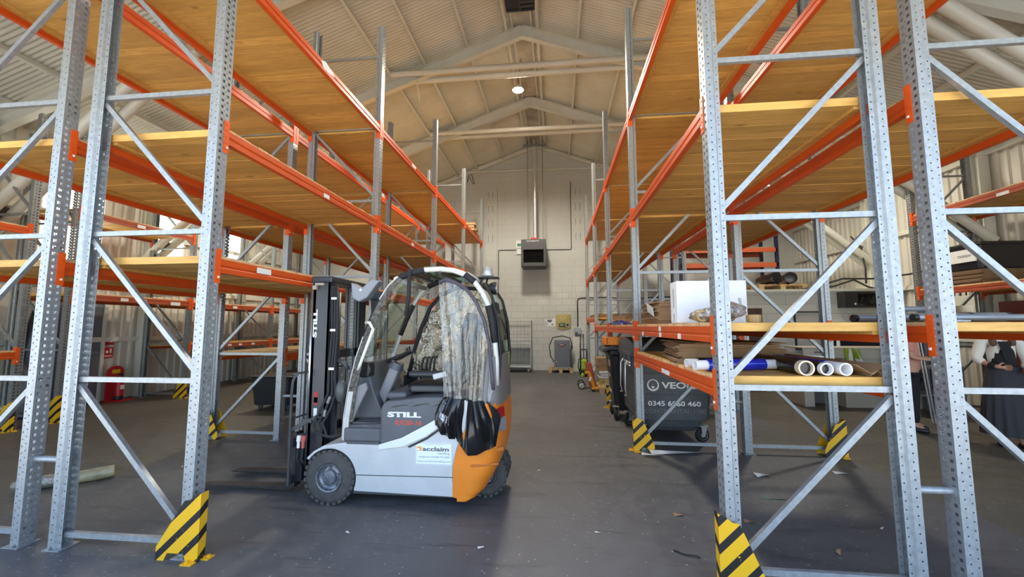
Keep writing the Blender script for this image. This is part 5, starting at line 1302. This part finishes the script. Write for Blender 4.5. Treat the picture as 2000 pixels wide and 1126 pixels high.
# dark blue rack far right
blue = thing('blue_rack', 'dark blue upright racking with brown shelves in the far right corner', 'rack', (4.6, 13.3, 0))
for x in (3.75, 5.05, 6.5):
    for y in (12.6, 13.5): MB().box(x-.04, x+.04, y-.04, y+.04, 0, 5.0).build('upright', M['navy'], blue)
for z in (1.2, 2.5, 3.3, 3.75):
    for y in (12.58, 13.52): MB().box(3.75, 6.5, y-.02, y+.02, z, z+.12).build('beam', M['orange_old'], blue)
for z in (1.2, 2.5, 3.3, 3.75): MB().box(3.8, 6.45, 12.6, 13.5, z+.12, z+.16).build('shelf', M['card_dark'], blue)

# ------------------------------------------------------------------ left wall: door, extinguisher, signs, roll on floor
b = MB(); b.box(XW+.045, XW+.075, 6.72, 7.66, 0, 2.08); d1 = struct(b.build('door_1', M['door_grey'], bevel=.004))
b = MB(); b.box(XW+.04, XW+.10, 6.66, 6.72, 0, 2.14); b.box(XW+.04, XW+.10, 7.66, 7.72, 0, 2.14); b.box(XW+.04, XW+.10, 6.66, 7.72, 2.08, 2.14); b.build('door_frame', M['white_paint'], d1)
MB().box(XW+.075, XW+.11, 6.8, 7.6, 1.0, 1.06).build('push_bar', M['galv_dark'], d1)
MB().box(XW+.076, XW+.10, 7.1, 7.5, 1.96, 2.02).build('door_closer', M['galv'], d1)
FS = thing('extinguisher_stand', 'red fire extinguisher stand against the left wall beside the grey door', 'extinguisher stand', (-9.3, 7.85, 0))
b = MB(); b.prism([(7.68, .04), (8.02, .04), (8.02, .60)]+[(7.85+.17*math.cos(R(a)), .60+.14*math.sin(R(a))) for a in range(10, 171, 16)]+[(7.68, .60)], -9.42, -9.38, 'x'); b.box(-9.45, -9.12, 7.66, 8.04, 0, .03); b.build('stand', M['red'], FS, bevel=.008)
b = MB(); b.lathe([(.001, .05), (.075, .05), (.078, .08), (.078, .40), (.05, .47), (.025, .50), (.025, .54)], (-9.22, 7.80, 0), n=18); e = b.build('extinguisher', M['red'], FS, auto=40)
b = MB(); b.lathe([(.079, .05), (.08, .12)], (-9.22, 7.80, 0), n=18, cap=False); b.cbox((-9.20, 7.80, .56), (.10, .03, .05)); b.build('black_base', M['black_plastic'], e)
b = MB(); b.box(-9.379, -9.377, 7.77, 7.93, .58, .66); b.build('yellow_notice', M['yellow_tape'], FS)
b = MB(); b.cbox((-9.14, 7.80, .30), (.004, .08, .09)); b.build('white_notice', M['paper'], e)
for (z0, z1, lab) in ((1.18, 1.33, 'small red rectangular sign above the extinguisher notice'), (.90, 1.13, 'red fire extinguisher notice on the left wall above the stand')):
    s_ = thing('fire_sign', lab, 'sign', (XW+.04, 7.85, z0))
    MB().box(XW+.035, XW+.042, 7.76, 7.94, z0, z1).build('plate', M['red'], s_)
    b = MB()
    if z1-z0 < .2: b.box(XW+.042, XW+.0435, 7.85, 7.92, z0+.05, z0+.10)
    else:
        b.box(XW+.042, XW+.0435, 7.87, 7.91, z0+.10, z0+.20); b.lathe([(.03, XW+.042), (.03, XW+.0435)], (0, 7.82, z0+.13), 'x', 14)
        b.box(XW+.042, XW+.0435, 7.775, 7.925, z0+.03, z0+.04); b.box(XW+.042, XW+.0435, 7.775, 7.925, z0+.05, z0+.06)
    b.build('pictogram', M['paper'], s_)
b = MB()
n = 14
b.tube([(-9.28, 6.33, .02), (-9.28, 6.34, .6), (-9.29, 6.36, 1.3), (-9.30, 6.37, 1.9), (-9.30, 6.37, 1.96)], [.24, .23, .16, .07, .03], 14); o = simple('covered_stand', b, M['black_plastic'], 'tall tapering black covered stand by the left wall', 'covered stand', auto=50)
def rollf():
    b = MB(); P = [(-5.12, 3.50), (-4.98, 3.60), (-4.84, 3.72), (-4.72, 3.84), (-4.62, 3.94)]
    b.tube([(x, y, .062+.006*math.sin(i*2)) for i, (x, y) in enumerate(P)], [.052, .058, .056, .062, .058], 16); return b
RL = thing('wrapped_roll', 'yellowish roll wrapped in clear plastic lying on the floor at left', 'roll', (-4.87, 3.7, 0))
rollf().build('roll', M['wrap'], RL, auto=50)
b = MB(); b.tube([(-5.15, 3.475, .058), (-5.05, 3.55, .062), (-4.9, 3.665, .062), (-4.86, 3.70, .06)], [.045, .066, .067, .060], 16); b.build('clear_wrap', M['wrapfilm'], RL, smooth=True)

# ------------------------------------------------------------------ right side: office wall, counter, rack goods
b = MB(); b.box(4.15, XE, 10.55, 10.70, 0, 2.40); struct(b.build('wall_partition', M['block']))
b = MB(); b.box(4.15, XE, 10.50, 12.3, 2.40, 2.46); struct(b.build('trim_5', M['white_paint']))
d2 = struct(MB().box(4.25, 5.0, 10.50, 10.55, 0, 2.0).build('door_2', M['brown_wood'], bevel=.004))
MB().box(4.88, 4.92, 10.46, 10.50, 1.0, 1.10).build('door_handle', M['zinc'], d2); MB().box(4.52, 4.66, 10.49, 10.50, 1.2, 1.5).build('door_notice', M['paper'], d2)
WBd = thing('whiteboard', 'framed whiteboard on the pale block partition', 'whiteboard', (6.0, 10.5, 1.0))
MB().box(5.75, 6.30, 10.52, 10.55, 1.02, 1.90).build('board', mat('greyish_whiteboard', (.50,.50,.47), .25), WBd)
b = MB()
for (x0, x1, z0, z1) in ((5.73, 5.76, 1.0, 1.92), (6.29, 6.32, 1.0, 1.92), (5.73, 6.32, 1.0, 1.03), (5.73, 6.32, 1.89, 1.92)): b.box(x0, x1, 10.505, 10.55, z0, z1)
b.build('frame', M['black_plastic'], WBd)
w4 = struct(MB().box(6.45, 7.85, 10.52, 10.55, .95, 1.62).build('window_4', M['navy']))
b = MB(); b.box(6.40, 7.9, 10.50, 10.55, 1.62, 1.68); b.box(6.40, 7.9, 10.50, 10.55, .90, .95); b.box(6.4, 6.45, 10.5, 10.55, .95, 1.62); b.box(7.85, 7.9, 10.5, 10.55, .95, 1.62); b.build('window_frame', M['white_paint'], w4)
BC = thing('black_cabinet', 'shiny black wall cabinet hanging high on the pale partition', 'cabinet', (7.15, 10.45, 2.0))
MB().box(6.74, 7.62, 10.30, 10.55, 2.0, 2.37).build('body', M['black_plastic'], BC, bevel=.008)
MB().box(7.02, 7.58, 10.292, 10.30, 2.04, 2.33).build('glass_front', mat('black_glass', (.004,.004,.006), .06), BC, bevel=.003)
MB().box(6.96, 6.99, 10.285, 10.30, 2.06, 2.10).build('latch', M['paper'], BC)
pallet(5.02, 6.15, 10.62, 11.4, 2.46, 'wooden pallet on top of the block partition carrying black rolls', 5)
for k, (x, y, rzz, lab) in enumerate(((5.40, 10.95, 1.05, 'long black roll lying slantwise on the high pallet, left one'), (5.86, 10.98, .75, 'thick black roll lying slantwise on the high pallet, right one'))):
    b = MB(); b.lathe([(.06, -.42), (.09, -.40), (.125, -.1), (.15, .3), (.14, .35), (.10, .36)], (0, 0, 0), 'y', 20); o = simple('black_roll', b, M['black_film'], lab, 'roll', auto=40); o.location = (x, y, 2.605+.15); o.rotation_euler = (0, 0, rzz+PI/2+.6)
for k, pts in enumerate(([(6.1, 10.6, 2.48), (6.6, 10.65, 2.60), (7.0, 10.7, 2.72), (7.6, 10.6, 2.70), (8.1, 10.2, 2.75), (8.15, 9.2, 2.82)], [(6.0, 10.58, 2.47), (6.7, 10.6, 2.52), (7.2, 10.62, 2.68), (7.5, 10.6, 2.5), (7.7, 10.5, 2.42)], [(7.7, 10.95, 2.62), (7.75, 11.0, 3.0), (7.85, 11.2, 3.3), (7.9, 11.3, 3.6), (7.7, 11.35, 3.9)])):
    simple('loose_cable', MB().tube(pts, .022, 6), M['black_rubber'], ['thick black cable along the top of the partition', 'black cable drooping over the partition to the black cabinet', 'black cable looping up the right wall column'][k], 'cable', smooth=True)
for k in range(7):
    x = 7.7+.06*k; simple('looped_cable', MB().tube([(8.15, 9.3-.12*k, 2.78), (8.12, 9.28-.12*k, 2.5), (8.05, 9.25-.12*k, 2.28-.03*(k % 3)), (8.0, 9.2-.12*k, 2.12)], .014, 6), M['black_rubber'], 'black cable hanging in the bunch on the right wall', 'cable', 'hanging cables on the right wall', smooth=True)
b = MB(); b.box(7.9, 8.2, 8.5, 9.2, 1.75, 2.15); simple('meter_box', b, M['white_paint'], 'pale meter box on the right wall below the hanging cables', 'box', bevel=.01)
CT = thing('reception_counter', 'white laminate counter with web address standing before the partition', 'counter', (6.0, 8.9, 0))
b = MB(); b.box(4.82, 7.1, 8.62, 8.66, .94, 1.12); b.box(4.80, 7.12, 8.60, 9.25, 1.12, 1.15); b.build('top', M['counter'], CT, bevel=.006)
b = MB(); b.box(4.82, 5.0, 8.66, 9.2, 0, .94); b.box(5.55, 7.1, 8.64, 9.2, 0, .94); b.build('carcass', M['counter'], CT, bevel=.006)
MB().box(5.0, 5.55, 9.1, 9.14, 0, .94).build('back_panel', mat('grey_panel', (.16,.16,.15), .6), CT)
lettering('web_lettering', 'www.a', M['dark_grey'], CT, (5.02, 8.618, 1.035), height=.035, width=.27, bold=.02)
lettering('web_lettering', 'om', M['dark_grey'], CT, (5.62, 8.618, 1.035), height=.026, width=.10, bold=.02)
HV = thing('hi_vis_vest', 'lime hi vis vest with silver bands draped on the white counter', 'vest', (5.7, 8.55, .75))
def vest(x0, x1, sh, ph):
    def f(u, v):
        return (x0+(x1-x0)*u+sh*(1-v), 8.58-.04*math.sin(PI*u)-.02*math.sin(7*u+5*v+ph), .74+.40*v-.03*u)
    return f
b = MB(); b.grid(vest(5.55, 5.70, .02, 0), 8, 14); b.grid(vest(5.66, 5.80, .14, 2), 8, 14); b.build('cloth', M['hivis'], HV, smooth=True)
b = MB()
for f, a0, a1 in ((vest(5.55, 5.70, .02, 0), .30, .62), (vest(5.66, 5.80, .14, 2), .35, .65)):
    b.grid(lambda u, v, f=f, a0=a0, a1=a1: (f(a0+(a1-a0)*u, v)[0], f(a0+(a1-a0)*u, v)[1]-.006, f(a0+(a1-a0)*u, v)[2]), 3, 14)
b.grid(lambda u, v: (vest(5.66, 5.80, .14, 2)(u, .30+.22*v-.1*u)[0], vest(5.66, 5.80, .14, 2)(u, .3+.22*v-.1*u)[1]-.008, vest(5.66, 5.80, .14, 2)(u, .30+.22*v-.1*u)[2]), 6, 3)
b.build('reflective_band', M['silver_tape'], HV, smooth=True)
b = MB(); b.lathe([(.03, 0), (.028, .12)], (5.62, 8.85, 1.152), n=14); simple('paper_cup', b, M['paper'], 'small white paper cup standing on the counter', 'cup', auto=40)
# goods on the right wall rack
ET = 2.05+.213
sheets(7, 6.9, 7.75, 7.35, 8.2, ET, .034, M['card_dark'], 'flattened carton in the stack under the black crate', 'flattened cartons under the black crate', jit=.02, seed=8)
CR = thing('black_crate', 'large black plastic crate with white label on the right wall rack', 'crate', (7.2, 7.75, ET+.25))
b = MB(); z0 = ET+.245; loft(b, [(z0, 6.93, 7.62, 7.38, 8.12), (z0+.38, 6.87, 7.68, 7.32, 8.18), (z0+.38, 6.84, 7.71, 7.29, 8.21), (z0+.43, 6.84, 7.71, 7.29, 8.21)]); b.build('body', M['black_plastic'], CR, bevel=.01)
b = MB(); b.box(6.855, 6.875, 7.36, 7.80, z0+.12, z0+.33); lb = b.build('label', M['paper'], CR)
lettering('label_text', 'THURSDAY', M['ink'], lb, (6.853, 7.66, z0+.20), height=.04, width=.24, face='-x')
b = MB(); b.box(6.2, 7.0, 7.9, 8.5, .82, .86)
WBk = thing('steel_bench', 'grey steel workbench with shelf standing behind the two people', 'workbench', (6.6, 8.2, 0)); b.build('top', M['galv_dark'], WBk); MB().box(6.2, 7.0, 7.9, 8.5, .35, .38).build('shelf', M['galv_dark'], WBk)
for x in (6.23, 6.97):
    for y in (7.93, 8.47): MB().box(x-.025, x+.025, y-.025, y+.025, 0, .86).build('leg', M['galv_dark'], WBk)
b = MB(); b.box(6.2, 7.0, 8.46, 8.48, .4, 1.5); b.build('back_panel', M['dark_grey'], WBk)
for k, dx in enumerate((0, .045)):
    simple('chrome_pole', MB().tube([(5.98+dx, 7.35, .01), (5.86+dx, 7.35, 1.36)], .012, 8), M['zinc'], ['slim chrome pole leaning beside the woman in white, left one', 'slim chrome pole leaning beside the woman in white, right one'][k], 'pole', auto=40)
b = MB(); b.box(7.05, 7.75, 5.98, 7.3, 0.02, 1.95); simple('display_cabinet', b, mat('dark_red_brown', (.10,.02,.015), .5), 'dark red cabinet under the right wall rack at the picture edge', 'cabinet', bevel=.01)

# ------------------------------------------------------------------ litter on the floor
def scrap(pts, lab, m_, nm='paper_scrap', z=.002, curl=.012, cat='litter'):
    b = MB(); c = (sum(p[0] for p in pts)/len(pts), sum(p[1] for p in pts)/len(pts))
    n = len(pts); top = [(x, y, z+curl*(i % 2)) for i, (x, y) in enumerate(pts)]
    b.add(top+[(c[0], c[1], z+curl*.3)], [(i, (i+1) % n, n) for i in range(n)])
    b.add([(x, y, zz-.0015) for x, y, zz in top]+[(c[0], c[1], z+curl*.3-.0015)], [((i+1) % n, i, n) for i in range(n)])
    return simple(nm, b, m_, lab, cat)
def quad(cx, cy, a, w, h): 
    return [(cx+math.cos(a)*i*w/2-math.sin(a)*j*h/2, cy+math.sin(a)*i*w/2+math.cos(a)*j*h/2) for i, j in ((-1,-1),(1,-1),(1,1),(-1,1))]
scrap(quad(2.13, 4.68, .2, .14, .07), 'folded pale paper scrap on the floor under the right rack', M['paper'], curl=.025)
scrap(quad(2.99, 4.84, .0, .12, .06), 'white paper scrap on the floor near the right rear upright', M['paper'])
scrap(quad(1.94, 4.08, -.05, .22, .014), 'thin green strap lying on the floor under the right rack', mat('green_strap', (.03,.22,.10), .5), 'green_strap', curl=.004)
scrap(quad(.99, 3.66, .1, .07, .04), 'small brown card scrap on the floor left of the nearest right upright', M['card'])
scrap(quad(1.52, 3.60, .0, .07, .04), 'small brown card scrap just right of the nearest right upright', M['card'])
scrap(quad(1.93, 3.2, 1.0, .07, .025), 'tiny wood splinter on the floor inside the right rack', M['pine'])
scrap(quad(1.45, 5.36, .1, .62, .10), 'crumpled clear film strip on the floor before the grey bin', M['silver_tape'], 'film_strip', curl=.03)
scrap(quad(1.13, 5.25, -.3, .22, .05), 'white tape scrap at the foot of the guard by the grey bin', M['paper'], curl=.02)
for k, (x, y) in enumerate(((-1.6, 3.1), (-.55, 3.0), (.3, 3.3), (-.2, 4.6), (.5, 5.6), (-3.3, 3.6), (-4.2, 4.3), (.1, 7.5), (2.5, 3.6), (2.8, 5.8))):
    r_ = random.Random(k); scrap(quad(x, y, r_.uniform(0, 3), r_.uniform(.02, .05), r_.uniform(.01, .025)), 'tiny pale crumb of litter on the grey floor', M['paper'], 'litter_crumb', curl=.004); bpy.data.objects[-1] if False else None
for o in bpy.data.objects:
    if o.name.startswith('litter_crumb'): o['group'] = 'crumbs of litter on the floor'
simple('black_wire', MB().tube([(.80, 3.10, .006), (.86, 3.05, .006), (.93, 3.03, .012), (.95, 3.02, .006)], .006, 6), M['black_rubber'], 'short black wire on the floor beside the nearest right guard', 'wire', smooth=True)

# ------------------------------------------------------------------ people
def skinned(name, joints, edges, m_, parent, sub=1, root=0):
    me = bpy.data.meshes.new(name); org = parent.location
    me.from_pydata([tuple(Vector(j[:3])-org) for j in joints], edges, [])
    o = bpy.data.objects.new(name, me); COL.objects.link(o); o.parent = parent
    md = o.modifiers.new('skin', 'SKIN'); md.use_smooth_shade = True
    sv = me.skin_vertices[0].data
    for i, j in enumerate(joints):
        r = j[3]; sv[i].radius = (r, j[4] if len(j) > 4 else r); sv[i].use_root = (i == root)
    s = o.modifiers.new('sub', 'SUBSURF'); s.levels = sub+1; s.render_levels = sub+1
    me.materials.append(m_)
    return o
def hand(J, E, w, d, side, curl, n0):
    """append a palm and five fingers to the skeleton: w wrist index, d pointing direction, side = thumb side"""
    d = Vector(d).normalized(); sd = Vector(side).normalized(); nn = d.cross(sd); P = Vector(J[w][:3])
    pc = P+d*.045; J.append((*pc, .026, .016)); pi = len(J)-1; E.append((w, pi))
    for k, L in enumerate((.062, .072, .067, .052)):
        off = sd*(.027-.018*k); a = pc+d*.042+off; b_ = a+(d*.9+nn*curl*.6).normalized()*L*.5; c = b_+(d*.5+nn*curl).normalized()*L*.5
        i = len(J); J += [(*a, .009), (*b_, .008), (*c, .007)]; E += [(pi, i), (i, i+1), (i+1, i+2)]
    a = P+d*.03+sd*.032; b_ = a+(d*.6+sd*.7).normalized()*.03; c = b_+(d*.9+nn*curl*.5).normalized()*.028
    i = len(J); J += [(*a, .011), (*b_, .0095), (*c, .008)]; E += [(w, i), (i, i+1), (i+1, i+2)]
def face(head, par, f, hairm, cx, cy, cz):
    f = Vector(f).normalized(); r = Vector((0,0,1)).cross(f); c = Vector((cx, cy, cz))
    b = MB()
    for s in (-1, 1):
        p = c+f*.088+r*.032*s+Vector((0,0,.012)); b.v += []; 
        b.cbox(tuple(p), (.018, .018, .009), rz=math.atan2(f.y, f.x))
    b.build('eye', M['ink'], par)
    b = MB(); b.tube([c+f*.092+Vector((0,0,.01)), c+f*.112-Vector((0,0,.02)), c+f*.095-Vector((0,0,.032))], [.008, .014, .01], 8); b.build('nose', M['skin'], par, smooth=True)
    b = MB(); b.cbox(tuple(c+f*.092-Vector((0,0,.055))), (.012, .045, .012), rz=math.atan2(f.y, f.x)); b.build('mouth', mat('lips', (.42,.14,.12), .5), par, bevel=.004)
    b = MB()
    for s in (-1, 1): b.cbox(tuple(c+r*.078*s+Vector((0,0,.0))), (.035, .018, .055), rz=math.atan2(f.y, f.x))
    b.build('ear', M['skin'], par, bevel=.008)
def person(px, py, Ht, fd, lab):
    return thing('person', lab, 'person', (px, py, 0))
# person one: salmon top, black trousers, holding a tablet, turned to the right
A = person(5.33, 6.85, 1.66, (1,-.5), 'person in salmon pink top and black trousers holding a tablet')
f = Vector((.80, -.60, 0)).normalized(); r_ = Vector((0,0,1)).cross(f)   # r_ = person's left
c = Vector((5.33, 6.85, 0))
def at_(fw, rt, z): return tuple(c+f*fw+r_*rt+Vector((0,0,z)))
J = [(*at_(0,0,.90), .115, .10), (*at_(0,0,1.08), .105, .09), (*at_(.01,0,1.25), .115, .085), (*at_(0,0,1.37), .075, .06), (*at_(.01,0,1.44), .042), (*at_(.025,0,1.51), .062, .07), (*at_(.03,0,1.58), .072, .08), (*at_(.01,0,1.63), .05)]
E = [(i, i+1) for i in range(7)]
for s in (-1, 1):
    i = len(J); J += [(*at_(0, s*.15, 1.355), .045), (*at_(.02, s*.205, 1.10), .036), (*at_(.22, s*.10, 1.07), .024)]
    E += [(3, i), (i, i+1), (i+1, i+2)]; hand(J, E, i+2, f*.9-r_*s*.5, Vector((0,0,1)), -.5*s, 0)
    i = len(J); J += [(*at_(0, s*.09, .84), .085), (*at_(.01, s*.10, .48), .055), (*at_(0, s*.10, .10), .036), (*at_(.10, s*.115, .045), .034)]
    E += [(0, i), (i, i+1), (i+1, i+2), (i+2, i+3)]
body = skinned('body', J, E, M['skin'], A)
TP = [(*at_(0,0,.86), .150, .128), (*at_(0,0,1.0), .128, .115), (*at_(.01,0,1.22), .135, .108), (*at_(0,0,1.36), .09, .075)]
TE = [(0,1),(1,2),(2,3)]
for s in (-1, 1):
    i = len(TP); TP += [(*at_(0, s*.15, 1.36), .062), (*at_(.015, s*.20, 1.16), .055)]; TE += [(3, i), (i, i+1)]
skinned('pink_top', TP, TE, M['pink_top'], A)
TP = [(*at_(0,0,.88), .128, .112)]; TE = []
for s in (-1, 1):
    i = len(TP); TP += [(*at_(0, s*.085, .80), .098), (*at_(.01, s*.10, .48), .072), (*at_(0, s*.10, .12), .055)]; TE += [(0, i), (i, i+1), (i+1, i+2)]
skinned('trousers', TP, TE, M['black_cloth'], A)
for s in (-1, 1): skinned('shoe', [(*at_(-.04, s*.10, .05), .042), (*at_(.05, s*.112, .045), .045), (*at_(.15, s*.12, .034), .034)], [(0,1),(1,2)], M['black_plastic'], A)
skinned('hair', [(*at_(-.02,0,1.50), .075), (*at_(-.015,0,1.585), .095), (*at_(0,0,1.64), .07), (*at_(-.06,0,1.42), .05)], [(1,0),(1,2),(0,3)], M['hair_dark'], A, root=1)
face(None, A, f, None, *(c+f*.025+Vector((0,0,1.555))))
b = MB(); b.cbox(at_(.13, .03, 1.20), (.012, .13, .04), rz=math.atan2(f.y, f.x)); o = b.build('sunglasses', M['black_plastic'], A, bevel=.01)
TBt = thing('tablet', 'thin silver tablet held by the person in pink', 'tablet', at_(.30, 0, 1.05))
b = MB(); b.cbox(at_(.31, 0, 1.075), (.17, .23, .009), rz=math.atan2(f.y, f.x), ry=-.45); b.build('case', M['galv'], TBt, bevel=.003)
# person two: white knit, black top, long charcoal skirt
Bp = person(5.88, 6.12, 1.66, (-.6,-.8), 'person in white cardigan, black top and long charcoal skirt')
f = Vector((-.45, -.89, 0)).normalized(); r_ = Vector((0,0,1)).cross(f); c = Vector((5.88, 6.12, 0))
J = [(*at_(0,0,.92), .115, .10), (*at_(0,0,1.08), .10, .085), (*at_(.01,0,1.25), .115, .085), (*at_(0,0,1.38), .075, .06), (*at_(.01,0,1.45), .042), (*at_(.03,0,1.52), .062, .07), (*at_(.03,0,1.59), .072, .08), (*at_(.01,0,1.64), .05)]
E = [(i, i+1) for i in range(7)]
# right arm bent across the waist, left arm lower
i = len(J); J += [(*at_(0, -.16, 1.36), .045), (*at_(.02, -.24, 1.11), .037), (*at_(.19, -.11, 1.03), .025)]; E += [(3, i), (i, i+1), (i+1, i+2)]
hand(J, E, i+2, f*.55+r_*.85, Vector((0,0,1)), .5, 0)
i = len(J); J += [(*at_(0, .16, 1.36), .045), (*at_(.02, .22, 1.11), .037), (*at_(.16, .15, .98), .025)]; E += [(3, i), (i, i+1), (i+1, i+2)]
hand(J, E, i+2, f*.8-r_*.3, Vector((0,0,1)), -.5, 0)
for s in (-1, 1):
    i = len(J); J += [(*at_(0, s*.09, .85), .085), (*at_(.01, s*.10, .48), .055), (*at_(0, s*.09, .10), .034), (*at_(.10, s*.10, .04), .030)]
    E += [(0, i), (i, i+1), (i+1, i+2), (i+2, i+3)]
skinned('body', J, E, M['skin'], Bp)
skinned('black_top', [(*at_(.015,0,.98), .135, .118), (*at_(.035,0,1.22), .122, .10), (*at_(.015,0,1.35), .08, .07)], [(0,1),(1,2)], M['black_cloth'], Bp)
TP = [(*at_(-.01, .0, .98), .155, .128), (*at_(-.01,0,1.22), .150, .112), (*at_(-.012,0,1.37), .085, .07)]; TE = [(0,1),(1,2)]
for s, el, wr in ((-1, at_(.02, -.245, 1.11), at_(.10, -.18, 1.07)), (1, at_(.02, .225, 1.11), at_(.11, .17, 1.02))):
    i = len(TP); TP += [(*at_(-.01, s*.165, 1.365), .068), (*el, .064), (*wr, .055)]; TE += [(2, i), (i, i+1), (i+1, i+2)]
skinned('white_cardigan', TP, TE, M['white_cloth'], Bp)
# open front: the dark top shows in a V
b = MB(); 
def vneck(u, v):
    z = 1.36-.30*v; wv = (.060*(1-v)+.003)
    y = (u-.5)*2*wv; fw = .108+.040*math.sin(PI*min(1, .15+v*.75))
    p = c+f*fw+r_*y+Vector((0,0,z)); return tuple(p)
b.grid(vneck, 8, 12); b.build('neckline', M['black_cloth'], Bp, smooth=True)
skinned('dark_cuff', [(*at_(.12, -.165, 1.06), .043), (*at_(.19, -.11, 1.03), .036)], [(0,1)], M['black_cloth'], Bp)
def skirt(u, v):
    a = 2*PI*u; rr = .145+.115*v**.8; pl_ = 1+.055*math.sin(16*a)*v+.03*math.sin(5*a+1)*v
    p = c+f*(rr*.86*pl_*math.cos(a))+r_*(rr*1.02*pl_*math.sin(a)); return (p.x, p.y, 1.03-.88*v)
b = MB(); b.grid(skirt, 96, 16); b.build('long_skirt', M['grey_cloth'], Bp, smooth=True)
for s in (-1, 1): skinned('sandal', [(*at_(-.03, s*.09, .03), .032), (*at_(.06, s*.095, .03), .036), (*at_(.14, s*.10, .026), .028)], [(0,1),(1,2)], mat('dark_sandal', (.04,.025,.02), .6), Bp)
skinned('hair', [(*at_(-.02,0,1.52), .08), (*at_(-.012,0,1.60), .095), (*at_(0,0,1.65), .07), (*at_(-.05,0,1.42), .07), (*at_(.04, .085, 1.46), .04), (*at_(.095, .085, 1.30), .034), (*at_(.04, -.085, 1.46), .04), (*at_(.095, -.085, 1.29), .036)], [(1,0),(1,2),(0,3),(0,4),(4,5),(0,6),(6,7)], M['hair'], Bp, root=1)
face(None, Bp, f, None, *(c+f*.025+Vector((0,0,1.56))))
